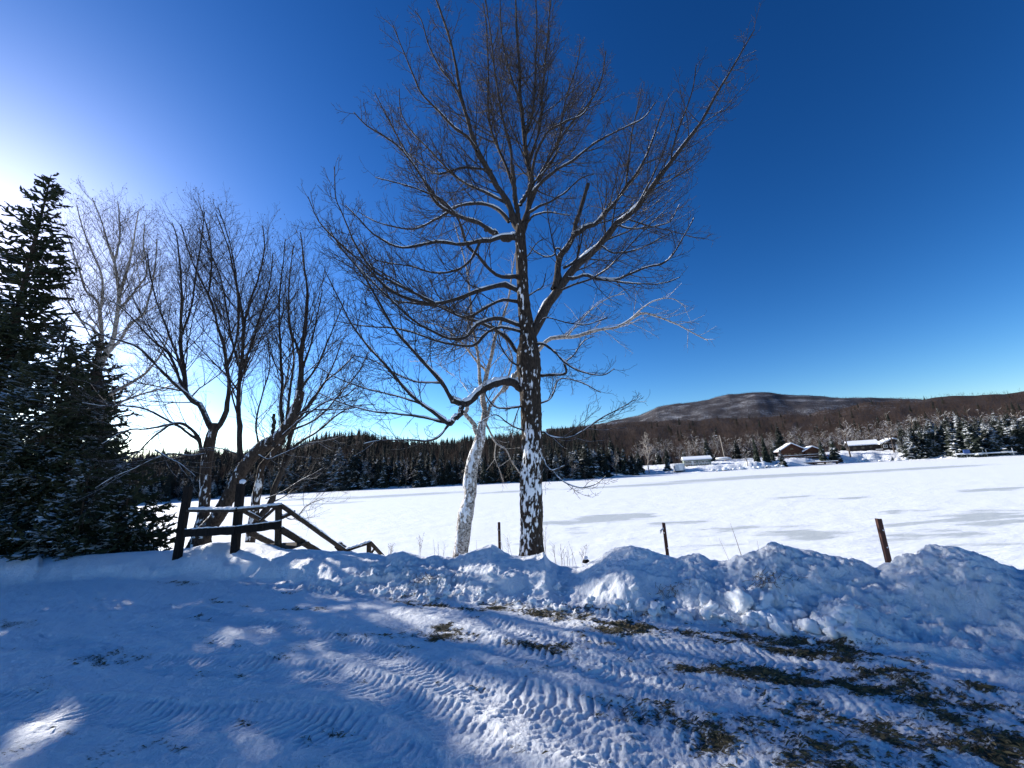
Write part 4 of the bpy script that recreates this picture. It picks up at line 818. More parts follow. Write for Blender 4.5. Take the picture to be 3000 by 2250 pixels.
tm, TP, TRd = bole([(1557, 1650), (1556, 1560), (1557, 1480), (1558, 1400), (1560, 1300), (1556, 1200), (1551, 1120), (1548, 1040), (1546, 985), (1535, 898), (1531, 825), (1528, 753), (1525, 690), (1524, 660)],
                   [76, 66, 63, 61, 60, 58, 58, 62, 66, 40, 35, 31, 31, 24], YT, YT - .1, 260, 72, 1, ([0, .05, .2, .23, .33, .39, .42, .55, .6, .68, 1], [.30, .45, .5, .75, .85, .5, .25, .25, .45, .2, .12]) and (([0, .05, .18, .21, .36, .41, .55, .60, .66, 1], [.40, .46, .42, .66, .72, .28, .34, .50, .24, .15]), CV))
o = tree_root('big_tree', TP[0], 'tallest bare tree, dark rough trunk plastered with snow, standing behind the snowbank')
child(o, 'trunk', tm, M_trunk)
Y = YT
limbs = [
    ([(1524, 680), (1502, 645), (1492, 608), (1474, 572), (1452, 536), (1434, 500), (1397, 441), (1363, 325), (1342, 237), (1322, 136), (1302, 68), (1270, -20)], 24, 4, Y, Y - 1.2),
    ([(1524, 680), (1513, 608), (1506, 536), (1503, 500), (1502, 486)], 18, 11, Y, Y - .3),
    ([(1528, 690), (1538, 640), (1549, 608), (1560, 560), (1556, 520), (1546, 475), (1536, 407), (1525, 305), (1522, 203), (1515, 102), (1508, -30)], 22, 4, Y, Y + .5),
    ([(1550, 590), (1556, 540), (1566, 468), (1590, 410), (1613, 380), (1660, 355), (1702, 339), (1730, 300), (1740, 250)], 12, 3, Y, Y - .8),
    ([(1552, 600), (1580, 529), (1610, 465), (1634, 420), (1681, 353), (1729, 298), (1760, 240), (1775, 150)], 12, 3, Y, Y + .9),
    ([(1556, 570), (1600, 520), (1640, 490), (1681, 468), (1715, 440), (1749, 414), (1817, 380), (1885, 346), (1920, 300)], 11, 3, Y, Y - 1.5),
    ([(1545, 625), (1580, 605), (1614, 590), (1660, 560), (1702, 522), (1740, 510)], 9, 3, Y, Y - .9),
    ([(1540, 660), (1560, 635), (1600, 622), (1650, 628), (1672, 632)], 8, 3, Y, Y - .8),
    ([(1524, 600), (1546, 565), (1556, 540)], 12, 10, Y - .1, Y - .1),
    ([(1546, 475), (1580, 380), (1590, 271), (1600, 150), (1612, 20), (1618, -40)], 9, 3, Y + .2, Y + 1.2),
    ([(1536, 407), (1560, 330), (1568, 200), (1572, 80), (1570, -30)], 8, 3, Y + .2, Y - .8),
    ([(1525, 305), (1490, 200), (1470, 100), (1465, 0)], 7, 3, Y + .3, Y + .9),
    ([(1510, 560), (1480, 480), (1445, 400), (1430, 320), (1430, 203), (1425, 90), (1415, 10)], 10, 3, Y, Y + 1.3),
    ([(1500, 520), (1495, 430), (1470, 330), (1450, 220), (1440, 120), (1420, -20)], 9, 3, Y - .1, Y - 1.3),
    ([(1560, 540), (1620, 470), (1640, 400), (1655, 300), (1690, 190), (1700, 130)], 8, 3, Y, Y + 1.4),
    ([(1397, 441), (1370, 400), (1329, 373), (1280, 320), (1234, 271), (1215, 230), (1186, 160), (1152, 74)], 11, 2.5, Y - .5, Y - 1.8),
    ([(1363, 325), (1330, 250), (1290, 200), (1255, 130), (1235, 60), (1215, 30)], 8, 2.5, Y - .8, Y - 1.8),
    ([(1478, 590), (1420, 560), (1370, 540), (1315, 500), (1260, 440), (1210, 390), (1175, 330), (1170, 260)], 10, 2.5, Y - .1, Y + 1.0),
    ([(1451, 685), (1400, 650), (1356, 637), (1315, 620), (1275, 590), (1241, 530), (1180, 441), (1112, 390), (1071, 366), (1037, 329)], 14, 2.5, Y - .2, Y - 2.0),
    ([(1356, 637), (1300, 600), (1250, 540), (1207, 475), (1160, 393), (1125, 325), (1098, 271)], 9, 2.5, Y - .5, Y - 1.2),
    ([(1440, 500), (1410, 495), (1356, 491), (1310, 505), (1275, 508), (1220, 470), (1170, 430)], 9, 2.5, Y - .2, Y + .9),
    ([(1519, 698), (1464, 692), (1440, 702), (1410, 705), (1342, 715), (1275, 708), (1173, 725), (1100, 690), (1050, 640), (1010, 600)], 17, 2.5, Y, Y - 1.8),
    ([(1512, 690), (1480, 700), (1451, 685), (1420, 668)], 16, 14, Y, Y - .2),
    ([(1492, 650), (1460, 615), (1430, 600), (1390, 597), (1342, 603), (1300, 630), (1275, 644), (1207, 671), (1105, 651), (1050, 620)], 13, 2.5, Y, Y + 1.4),
    ([(1512, 810), (1464, 807), (1424, 780), (1403, 753), (1370, 720), (1342, 644), (1300, 590), (1240, 560), (1180, 540), (1100, 520)], 13, 2.5, Y, Y - 1.4),
    ([(1410, 705), (1380, 760), (1340, 790), (1280, 800), (1200, 780), (1100, 760), (1050, 700)], 9, 2.5, Y - .6, Y + .9),
    ([(1512, 847), (1480, 832), (1451, 837), (1397, 851), (1342, 875), (1275, 888), (1210, 880), (1139, 847), (1060, 770), (1003, 719), (936, 651), (902, 576)], 17, 2.5, Y, Y - 1.6),
    ([(1275, 888), (1200, 850), (1105, 800), (1050, 730), (1024, 678), (1000, 620), (983, 576), (980, 488)], 9, 2.5, Y - .7, Y - 1.9),
    ([(1519, 885), (1490, 880), (1464, 881), (1410, 908), (1363, 929), (1290, 900), (1207, 854), (1140, 810), (1071, 766), (1030, 700)], 12, 2.5, Y, Y + 1.6),
    ([(1512, 950), (1480, 938), (1451, 932), (1397, 949), (1380, 970), (1363, 990), (1315, 993), (1260, 965), (1207, 935), (1105, 840), (1003, 732), (960, 690)], 14, 2.5, Y, Y - 2.0),
    ([(1539, 976), (1500, 965), (1464, 959), (1424, 976), (1390, 1010), (1340, 1010), (1275, 997), (1173, 963), (1071, 956), (980, 940)], 12, 2.5, Y - .25, Y - 1.7),
    ([(1515, 1031), (1493, 995), (1452, 968), (1398, 941), (1352, 927), (1300, 900), (1230, 890), (1150, 880), (1080, 830)], 16, 2.5, Y, Y + 1.3),
    ([(1530, 1140), (1497, 1121), (1461, 1121), (1420, 1135), (1389, 1162), (1357, 1180), (1325, 1173)], 27, 20, Y, Y - .9),
    ([(1325, 1173), (1312, 1150), (1294, 1121), (1262, 1085), (1226, 1045), (1190, 1005), (1158, 968), (1118, 900), (1060, 800), (1003, 732), (960, 660)], 15, 2.5, Y - .9, Y - 2.2),
    ([(1357, 1180), (1350, 1200), (1343, 1216), (1316, 1243)], 17, 15, Y - .9, Y - 1.0),
    ([(1316, 1243), (1271, 1207), (1203, 1158), (1136, 1076), (1077, 1013), (1027, 945), (990, 870), (950, 790)], 13, 2.5, Y - 1.0, Y - 2.3),
    ([(1316, 1243), (1285, 1280), (1250, 1292), (1203, 1289), (1113, 1291), (1066, 1300)], 8, 3, Y - 1.0, Y - 1.9),
    ([(1303, 1238), (1253, 1225), (1160, 1212), (1090, 1205), (1000, 1180), (930, 1150)], 9, 2.5, Y - 1.0, Y - 2.0),
    ([(1240, 1190), (1226, 1180), (1160, 1160), (1080, 1140), (1000, 1112), (920, 1070)], 7, 2.5, Y - 1.1, Y - 2.2),
    ([(1294, 1121), (1230, 1120), (1170, 1100), (1100, 1060), (1030, 1040)], 7, 2.5, Y - 1.0, Y - .2),
    ([(1533, 1189), (1488, 1196), (1456, 1194), (1430, 1170), (1415, 1130)], 9, 3, Y, Y - .7),
    ([(1530, 1075), (1500, 1060), (1470, 1020), (1460, 980), (1440, 900)], 6, 2.5, Y - .2, Y - .9),
    ([(1533, 1260), (1505, 1250), (1480, 1235), (1450, 1215), (1400, 1240)], 6, 2.5, Y - .2, Y - 1.0),
    ([(1533, 1170), (1505, 1240), (1500, 1300), (1495, 1360)], 4, 2, Y - .2, Y - .4),
    ([(1560, 985), (1582, 934), (1607, 880), (1633, 843), (1662, 807), (1705, 764), (1756, 717), (1806, 659), (1853, 623), (1886, 583), (1912, 549), (1966, 475), (2007, 420), (2054, 359), (2102, 271), (2143, 203), (2210, 88)], 32, 2.5, Y, Y - 1.5),
    ([(1625, 850), (1636, 771), (1654, 731), (1676, 695), (1690, 645), (1705, 601), (1716, 565), (1723, 540)], 23, 10, Y - .2, Y - .3),
    ([(1680, 690), (1698, 681), (1716, 663), (1745, 655), (1777, 619), (1806, 590), (1835, 547), (1871, 500), (1890, 465), (1912, 407), (1940, 330), (1953, 295)], 17, 2.5, Y - .3, Y + .9),
    ([(1650, 745), (1640, 730), (1632, 728), (1626, 735), (1622, 748), (1597, 752), (1571, 739), (1550, 720)], 7, 2.5, Y - .3, Y - .6),
    ([(1662, 812), (1680, 815), (1716, 807), (1752, 818), (1806, 818), (1842, 804), (1897, 782), (1953, 766), (2000, 700), (2034, 637)], 12, 2.5, Y - .3, Y - 1.6),
    ([(1752, 818), (1830, 828), (1900, 832), (1950, 828), (1993, 812)], 7, 2.5, Y - .6, Y - 1.5),
    ([(1649, 785), (1672, 775), (1690, 755), (1700, 720), (1706, 690), (1712, 640)], 9, 3, Y - .25, Y - .5),
    ([(1806, 659), (1850, 670), (1900, 665), (1960, 650), (1990, 600)], 7, 2.5, Y - .6, Y + .4),
    ([(1853, 623), (1890, 560), (1930, 480), (1960, 400), (1975, 330)], 7, 2.5, Y - .8, Y - 1.6),
    ([(1966, 475), (1980, 400), (2010, 320), (2030, 260), (2040, 190)], 6, 2.5, Y - 1.1, Y - 1.9),
    ([(1756, 717), (1800, 740), (1870, 730), (1930, 700), (1970, 680)], 6, 2.5, Y - .4, Y - 1.4),
    ([(1835, 547), (1840, 480), (1850, 400), (1865, 330), (1880, 260)], 6, 2.5, Y + .2, Y + 1.0),
    ([(1589, 1006), (1626, 1032), (1654, 1061), (1705, 1090), (1768, 1099), (1800, 1080)], 10, 2.5, Y, Y - 1.2),
    ([(1588, 1099), (1633, 1099), (1655, 1094), (1660, 1085), (1651, 1066)], 11, 6, Y, Y - .4),
    ([(1654, 1061), (1680, 1040), (1710, 1000), (1740, 985)], 6, 2.5, Y - .3, Y + .4),
    ([(1588, 1180), (1610, 1170), (1622, 1150), (1640, 1110), (1700, 1120), (1760, 1150)], 6, 2.5, Y, Y + .8),
    ([(1580, 950), (1600, 930), (1660, 945), (1720, 950), (1780, 930)], 5, 2.5, Y - .2, Y - 1.3),
    ([(1590, 1265), (1610, 1278), (1633, 1284), (1678, 1280), (1723, 1253), (1768, 1221), (1814, 1198), (1859, 1171)], 8, 2.2, Y, Y - 1.5),
    ([(1590, 1345), (1602, 1368), (1619, 1379), (1640, 1372), (1655, 1364)], 9, 4, Y - .1, Y - .6),
    ([(1619, 1379), (1640, 1402), (1669, 1420), (1705, 1429), (1746, 1418), (1775, 1395)], 5, 2, Y - .35, Y - 1.3),
    ([(1528, 760), (1550, 745), (1570, 715), (1590, 700)], 5, 2.5, Y, Y - .5),
    ([(1545, 870), (1565, 855), (1590, 838), (1600, 800)], 5, 2.5, Y, Y - .4),
]
def trunk_x(y): return float(np.interp(y, [660, 690, 753, 825, 898, 985, 1048, 1120, 1200, 1300, 1400], [1524, 1525, 1528, 1531, 1535, 1546, 1548, 1551, 1556, 1560, 1558]))
for q, l in enumerate(limbs):      # every limb springs from inside the trunk
    x, y = l[0][0]
    if 660 < y < 1420 and 3 < abs(x - trunk_x(y)) < 48 and abs(l[2] - 0) < 30 and x != 1625: limbs[q] = ([(trunk_x(y + 6) + (x - trunk_x(y)) * .15, y + 8)] + l[0],) + l[1:3] + (YT,) + l[4:]
LB = [limb(*l) for l in limbs]
for (P, R), l in zip(LB, limbs):
    if l[1] >= 8: child(o, 'limb', tubes_mesh('limb', [(P[None], R[None], 10 if l[1] > 12 else 7)]), M_limb)
P1, R1 = pack(LB); small = [k for k, l in enumerate(limbs) if l[1] < 8]
gS = np.random.default_rng(3)
cp, cr = snowcap(P1, R1, gS, .95, .32); cr[:, 0] *= .3
child(o, 'snow_cap', tubes_mesh('snow_cap', [(cp, cr, 6)]), M_snow, 'stuff')
live = np.ones(len(limbs), bool); live[[1, 8, 22, 34]] = False        # stubs carry little
def f1(L, t): return .30 + .30 * L * (1.05 - t)
A, RA = spawn(P1[live], R1[live], 5.6, .14, 1.0, 42, f1, 9, .6, .24, .55, .0075, .0032, flat=.25, seed=11)
Bq, RB = spawn(A, RA, 8.8, .12, 1.0, 42, lambda L, t: .12 + .34 * L * (1.1 - t), 6, .6, .28, .7, .006, .0032, seed=12)
Cq, RC = spawn(Bq, RB, 8.5, .2, 1.0, 48, lambda L, t: .08 + .18 * L, 3, .8, .22, .8, .006, .0032, seed=13)
print('big tree', len(A), len(Bq), len(Cq))
child(o, 'branches', tubes_mesh('branches', [(P1[small], R1[small], 6), (A, RA, 4)]), M_limb, 'stuff')
child(o, 'twigs', tubes_mesh('twigs', [(Bq, RB, 3), (Cq, RC, 3)]), M_twig, 'stuff')

# ------------------------------------------------------------------ white birch beside it
YB = 9.6
snb = (([0, .12, .25, .5, .75, 1], [.22, .25, .5, .66, .62, .45]), CV)
tm, TPb, _ = bole([(1346, 1640), (1356, 1570), (1362, 1516), (1371, 1480), (1378, 1445), (1377, 1407), (1386, 1353), (1403, 1299), (1410, 1263), (1413, 1235)], [42, 41, 40, 42, 33, 40, 34, 33, 32, 20], YB, YB + .1, 200, 56, 5, snb, .10)
o = tree_root('birch_tree', TPb[0], 'white-barked birch with a crooked knotted trunk just left of the big dark tree', 'tree')
child(o, 'trunk', tm, M_birch)
Y = YB + .1
bl = [([(1405, 1285), (1392, 1258), (1384, 1241), (1370, 1222), (1366, 1205), (1372, 1185), (1385, 1172)], 16, 10, Y, Y - .3),
      ([(1408, 1275), (1414, 1250), (1418, 1220), (1421, 1198), (1413, 1154), (1425, 1090), (1443, 1036), (1452, 990), (1470, 940), (1490, 880), (1500, 800), (1510, 740)], 21, 3, Y, Y + .8),
      ([(1410, 1265), (1425, 1230), (1434, 1195), (1452, 1165), (1470, 1144), (1490, 1100), (1500, 1050), (1480, 990)], 14, 3, Y, Y + .3),
      ([(1413, 1154), (1405, 1100), (1398, 1020), (1385, 960), (1378, 880), (1370, 800), (1350, 720), (1330, 650)], 12, 2.5, Y + .2, Y + 1.0),
      ([(1425, 1090), (1390, 1050), (1350, 1000), (1300, 960), (1240, 940)], 8, 2.5, Y + .3, Y + 1.4),
      ([(1385, 1172), (1350, 1120), (1310, 1090), (1270, 1060), (1200, 1060)], 7, 2.5, Y - .3, Y + .5),
      ([(1560, 1045), (1582, 1024), (1607, 995), (1644, 988), (1691, 985), (1752, 967), (1806, 959), (1842, 941), (1878, 919), (1919, 925), (1980, 949), (2020, 970), (2074, 997)], 15, 2.5, Y + .4, Y - .5),
      ([(1842, 941), (1880, 905), (1920, 880), (1970, 875), (2010, 900)], 5, 2.2, Y - .2, Y - .9),
      ([(1470, 1150), (1510, 1100), (1560, 1045)], 14, 14, Y + .2, Y + .4),
      ([(1660, 987), (1700, 940), (1740, 900), (1790, 870), (1830, 860)], 6, 2.2, Y + .1, Y + .9),
      ([(1421, 1230), (1435, 1263), (1453, 1299), (1482, 1317), (1500, 1353), (1533, 1397), (1545, 1410)], 7, 2.5, Y, Y + .5),
      ([(1453, 1299), (1450, 1340), (1465, 1380), (1475, 1410)], 4, 2, Y + .2, Y + .6)]
BL = [limb(*l) for l in bl]; P1, R1 = pack(BL)
for (P, R), l in zip(BL, bl):
    if l[1] >= 8: child(o, 'limb', tubes_mesh('limb', [(P[None], R[None], 9)]), M_birchlimb)
cp, cr = snowcap(P1, R1, gS, .75, .15); child(o, 'snow_cap', tubes_mesh('snow_cap', [(cp, cr, 6)]), M_snow, 'stuff')
A, RA = spawn(P1[[1, 2, 3, 4, 5, 6, 7, 9, 10, 11]], R1[[1, 2, 3, 4, 5, 6, 7, 9, 10, 11]], 5, .15, 1, 45, lambda L, t: .3 + .25 * L * (1.05 - t), 8, .15, .3, .55, .007, .0028, seed=21)
Bq, RB = spawn(A, RA, 8, .12, 1, 42, lambda L, t: .14 + .3 * L * (1.1 - t), 6, -.15, .3, .7, .005, .0019, seed=22)
Cq, RC = spawn(Bq, RB, 8, .2, 1, 40, lambda L, t: .08 + .2 * L, 4, -.35, .25, .8, .005, .0016, seed=23)
child(o, 'branches', tubes_mesh('branches', [(P1[[7, 9, 10, 11]], R1[[7, 9, 10, 11]], 6), (A, RA, 4)]), M_birchlimb, 'stuff')
child(o, 'twigs', tubes_mesh('twigs', [(Bq, RB, 3), (Cq, RC, 3)]), M_birchtwig, 'stuff')

# ------------------------------------------------------------------ the clump of trees on the left
def left_tree(name, label, bolespec, limbs_, seed, dens=1.0, leaf=250, m=M_limb, mt=M_ltrunk, up=.55, tk=1.0):
    dens = dens * 1.18
    tm, tp, _ = bole(*bolespec)
    o = tree_root(name, tp[0], label); child(o, 'trunk', tm, mt)
    LL = [limb(*l) for l in limbs_]; P1, R1 = pack(LL)
    for (P, R), l in zip(LL, limbs_):
        if l[1] >= 9: child(o, 'limb', tubes_mesh('limb', [(P[None], R[None], 8)]), m)
    cp, cr = snowcap(P1, R1, gS, .75, .12); child(o, 'snow_cap', tubes_mesh('snow_cap', [(cp, cr, 6)]), M_snow, 'stuff')
    sm = [k for k, l in enumerate(limbs_) if l[1] < 9]
    A, RA = spawn(P1, R1, 4.2 * dens, .15, 1, 33, lambda L, t: .55 + .42 * L * (1.05 - t), 9, up, .22, .5, .0055, .0030 * tk, seed=seed)
    Bq, RB = spawn(A, RA, 6.2 * dens, .12, 1, 36, lambda L, t: .2 + .36 * L * (1.1 - t), 6, up * .8, .25, .7, .005, .0020 * tk, seed=seed + 1)
    Cq, RC = spawn(Bq, RB, 6.0 * dens, .2, 1, 38, lambda L, t: .1 + .22 * L, 4, .3, .25, .8, .005, .0015 * tk, seed=seed + 2)
    child(o, 'branches', tubes_mesh('branches', ([(P1[sm], R1[sm], 6)] if sm else []) + [(A, RA, 4)]), m, 'stuff'); child(o, 'twigs', tubes_mesh('twigs', [(Bq, RB, 3), (Cq, RC, 3)]), M_twig, 'stuff')
    print(name, len(A), len(Bq), len(Cq))
    if leaf and len(Cq):
        g = np.random.default_rng(seed + 5); tip = Cq[:, -1]; top = np.argsort(-tip[:, 2] + g.normal(0, 1.2, len(tip)))[:leaf]; c = tip[top]; d1 = g.normal(0, 1, (leaf, 3)); d1 /= np.linalg.norm(d1, axis=1, keepdims=True); d2 = np.cross(d1, g.normal(0, 1, (leaf, 3))); d2 /= np.linalg.norm(d2, axis=1, keepdims=True)
        s = g.uniform(.012, .026, (leaf, 1)); V = np.stack([c, c + d1 * s + d2 * s * .6, c + d1 * s * 2.2, c + d1 * s - d2 * s * .6], 1).reshape(-1, 3); k = np.arange(leaf)[:, None] * 4
        child(o, 'leaves', mesh_np('leaves', V, k + np.array([[0, 1, 2, 3]]), None, True), M_leaf, 'stuff')
    return o
YL = 10.4
sn1 = (([0, .3, .55, .62, 1], [.55, .5, .9, .3, .1]), CV)
left_tree('bare_tree', 'upright bare tree with a pale snow-plastered lower trunk right behind the stair posts',
    ([(588, 1600), (590, 1560), (596, 1507), (601, 1450), (603, 1400), (606, 1349), (612, 1310), (619, 1281), (628, 1254), (630, 1240)], [48, 44, 30, 27, 26, 27, 27, 28, 26, 18], YL, YL, 150, 48, 31, sn1, .13),
    [([(625, 1262), (605, 1222), (588, 1190), (560, 1172), (542, 1150), (538, 1101), (529, 997), (533, 884), (529, 816), (520, 703), (505, 655)], 18, 2.5, YL, YL + .6),
     ([(630, 1262), (655, 1222), (669, 1181), (673, 1123), (664, 1080), (660, 1042), (650, 990), (637, 952), (625, 905), (610, 862), (565, 771), (529, 658)], 16, 2.5, YL, YL - .5),
     ([(588, 1190), (542, 1151), (497, 1110), (452, 1065), (407, 1020), (360, 1000), (316, 988), (250, 960), (194, 952)], 12, 2.5, YL + .1, YL - 1.0),
     ([(606, 1349), (590, 1320), (583, 1290), (560, 1255), (530, 1240), (500, 1242), (440, 1255), (370, 1262), (300, 1300)], 12, 2.5, YL, YL - 1.4),
     ([(583, 1290), (540, 1260), (490, 1230), (430, 1200), (380, 1190), (300, 1190), (240, 1180)], 9, 2.5, YL - .1, YL - 1.6),
     ([(542, 1151), (497, 1042), (450, 1000), (407, 952), (360, 905), (316, 875)], 9, 2.5, YL + .2, YL - .4),
     ([(538, 1101), (510, 1020), (480, 940), (455, 870), (440, 800), (430, 740)], 8, 2.5, YL + .2, YL + 1.0),
     ([(664, 1080), (690, 1000), (700, 900), (690, 800), (670, 700), (640, 610)], 8, 2.5, YL - .2, YL + .4),
     ([(529, 997), (560, 900), (575, 800), (590, 700), (600, 620)], 7, 2.5, YL + .4, YL - .2),
     ([(610, 862), (620, 780), (612, 690), (585, 600)], 6, 2.5, YL - .3, YL + .3),
     ([(600, 1330), (560, 1335), (500, 1330), (450, 1345), (400, 1370), (330, 1400), (280, 1430)], 7, 2.5, YL - .1, YL - 1.5),
     ([(500, 1242), (450, 1280), (400, 1330), (360, 1370)], 6, 2.5, YL - .6, YL - 1.4),
     ([(455, 1318), (490, 1340), (530, 1360), (572, 1395)], 5, 2, YL - 1.0, YL - 1.4)], 41, 1.0, 500)
sn2 = (([0, .2, .35, .6, 1], [.6, .5, .4, .55, .45]), np.array([-.6, -.5, .6]))
left_tree('leaning_tree', 'bare tree with a thick trunk leaning right over the wooden stair railing',
    ([(575, 1600), (600, 1560), (642, 1507), (678, 1439), (714, 1371), (759, 1317), (814, 1281), (850, 1235), (870, 1190), (881, 1145)], [42, 40, 36, 34, 33, 33, 34, 29, 25, 20], YL - .3, YL - .9, 170, 48, 37, sn2, .14),
    [([(870, 1190), (881, 1133), (883, 1085), (881, 1042), (888, 1000), (895, 952), (900, 862), (893, 790), (886, 726), (880, 680)], 22, 2.5, YL - .8, YL - .4),
     ([(701, 1350), (698, 1300), (701, 1258), (696, 1215), (700, 1150), (705, 1088), (712, 1010), (714, 952), (705, 890), (692, 839), (680, 780), (669, 726), (633, 627)], 18, 2.5, YL - .5, YL - .1),
     ([(822, 1283), (826, 1240), (823, 1190), (827, 1133), (823, 1042), (818, 907), (823, 816), (830, 770), (836, 700)], 13, 2.5, YL - .8, YL - .2),
     ([(714, 952), (735, 880), (760, 800), (775, 730), (770, 660)], 9, 2.5, YL - .2, YL - .9),
     ([(705, 1088), (740, 1000), (765, 920), (790, 830), (800, 740)], 9, 2.5, YL - .3, YL + .6),
     ([(705, 1088), (680, 1000), (668, 930), (650, 830), (620, 750), (590, 700)], 8, 2.5, YL - .3, YL + .9),
     ([(881, 1042), (850, 960), (845, 880), (850, 800), (860, 720)], 8, 2.5, YL - .6, YL - 1.3),
     ([(881, 1090), (910, 1010), (930, 920), (945, 850)], 8, 2.5, YL - .7, YL - .2),
     ([(881, 1140), (930, 1070), (960, 1000), (990, 930), (1010, 880)], 8, 2.5, YL - .8, YL - 1.4),
     ([(845, 1240), (900, 1190), (950, 1122), (1000, 1080), (1040, 1040)], 9, 2.5, YL - .8, YL - 1.2),
     ([(830, 1275), (880, 1230), (950, 1180), (1010, 1160), (1060, 1120)], 8, 2.5, YL - .9, YL - 1.6),
     ([(860, 1220), (930, 1200), (1000, 1200), (1060, 1190)], 6, 2.5, YL - .8, YL - 1.7),
     ([(801, 1310), (800, 1270), (803, 1240), (803, 1212)], 11, 9, YL - .8, YL - .8),
     ([(759, 1317), (750, 1240), (770, 1150), (790, 1080), (785, 1000)], 6, 2.5, YL - .6, YL - 1.2),
     ([(696, 1330), (650, 1315), (620, 1312), (575, 1318)], 5, 2, YL - .5, YL - .9),
     ([(750, 1330), (790, 1345), (850, 1320), (900, 1300), (960, 1290), (1010, 1275)], 6, 2, YL - .7, YL - 1.4),
     ([(780, 1460), (830, 1440), (860, 1420), (905, 1395), (950, 1370)], 5, 2, YL - .3, YL - 1.2)], 51, 1.0, 500)
left_tree('twin_stem_tree', 'bare tree behind the railing, two slim stems splitting near its snowy base',
    ([(732, 1590), (746, 1500), (750, 1460), (760, 1416), (766, 1371), (780, 1350), (805, 1320), (830, 1290)], [26, 24, 22, 22, 20, 18, 16, 14], YL + .6, YL + .3, 120, 40, 43, sn1, .12),
    [([(741, 1552), (760, 1520), (777, 1493), (795, 1460), (805, 1425), (820, 1395), (827, 1371), (845, 1303), (859, 1258), (904, 1190), (950, 1122), (980, 1060), (1000, 1000)], 22, 2.5, YL + .6, YL + .2),
     ([(827, 1371), (840, 1355), (850, 1330), (852, 1310)], 12, 8, YL + .5, YL + .4),
     ([(830, 1290), (840, 1220), (850, 1140), (860, 1050), (850, 950), (840, 870)], 12, 2.5, YL + .3, YL + .9),
     ([(845, 1330), (880, 1295), (930, 1265), (990, 1215), (1040, 1190), (1100, 1185)], 9, 2.5, YL + .4, YL - .4),
     ([(859, 1258), (930, 1225), (1000, 1150), (1050, 1090), (1080, 1030)], 7, 2.5, YL + .3, YL + .6),
     ([(790, 1475), (840, 1450), (880, 1410), (930, 1400)], 4, 2, YL + .6, YL + .2),
     ([(810, 1500), (860, 1520), (900, 1480), (950, 1460)], 4, 2, YL + .6, YL - .2)], 61, .9, 250)
YP = 12.5
left_tree('poplar_tree', 'slender bare tree with a forked crown standing just right of the tall spruce',
    ([(272, 1600), (275, 1500), (278, 1400), (283, 1320), (289, 1241), (285, 1150), (282, 1088)], [36, 33, 31, 29, 27, 25, 24], YP, YP, 120, 40, 47, sn1, .10),
    [([(282, 1088), (307, 1042), (325, 1005), (335, 975), (345, 915), (348, 862), (345, 820), (335, 771), (320, 725), (307, 681), (290, 630), (270, 580)], 17, 2.5, YP, YP - .3),
     ([(284, 1100), (292, 1040), (298, 997), (294, 907), (275, 870), (253, 853), (235, 800), (215, 740), (195, 680)], 14, 2.5, YP, YP + .5),
     ([(348, 862), (370, 800), (385, 740), (395, 680), (405, 620)], 10, 2.5, YP - .1, YP - .8),
     ([(307, 1042), (350, 1000), (380, 950), (420, 920), (440, 860), (455, 780), (460, 700)], 10, 2.5, YP, YP + .7),
     ([(289, 1180), (320, 1155), (362, 1133), (410, 1105), (452, 1065), (480, 1020), (500, 960)], 12, 2.5, YP, YP - .8),
     ([(290, 1241), (340, 1190), (400, 1160), (470, 1140), (530, 1120)], 10, 2.5, YP, YP - 1.3),
     ([(298, 997), (270, 960), (230, 930), (200, 880), (180, 800)], 8, 2.5, YP + .1, YP + .8),
     ([(335, 771), (350, 700), (350, 640), (345, 590)], 7, 2.5, YP - .2, YP + .4),
     ([(294, 907), (300, 820), (270, 740), (240, 660), (225, 600)], 7, 2.5, YP + .2, YP - .5),
     ([(345, 915), (390, 860), (430, 800), (420, 720), (425, 660)], 7, 2.5, YP, YP + .6),
     ([(289, 1200), (240, 1180), (180, 1150), (100, 1140)], 6, 2.5, YP, YP - 1.2)], 71, 1.05, 600, M_birchlimb)

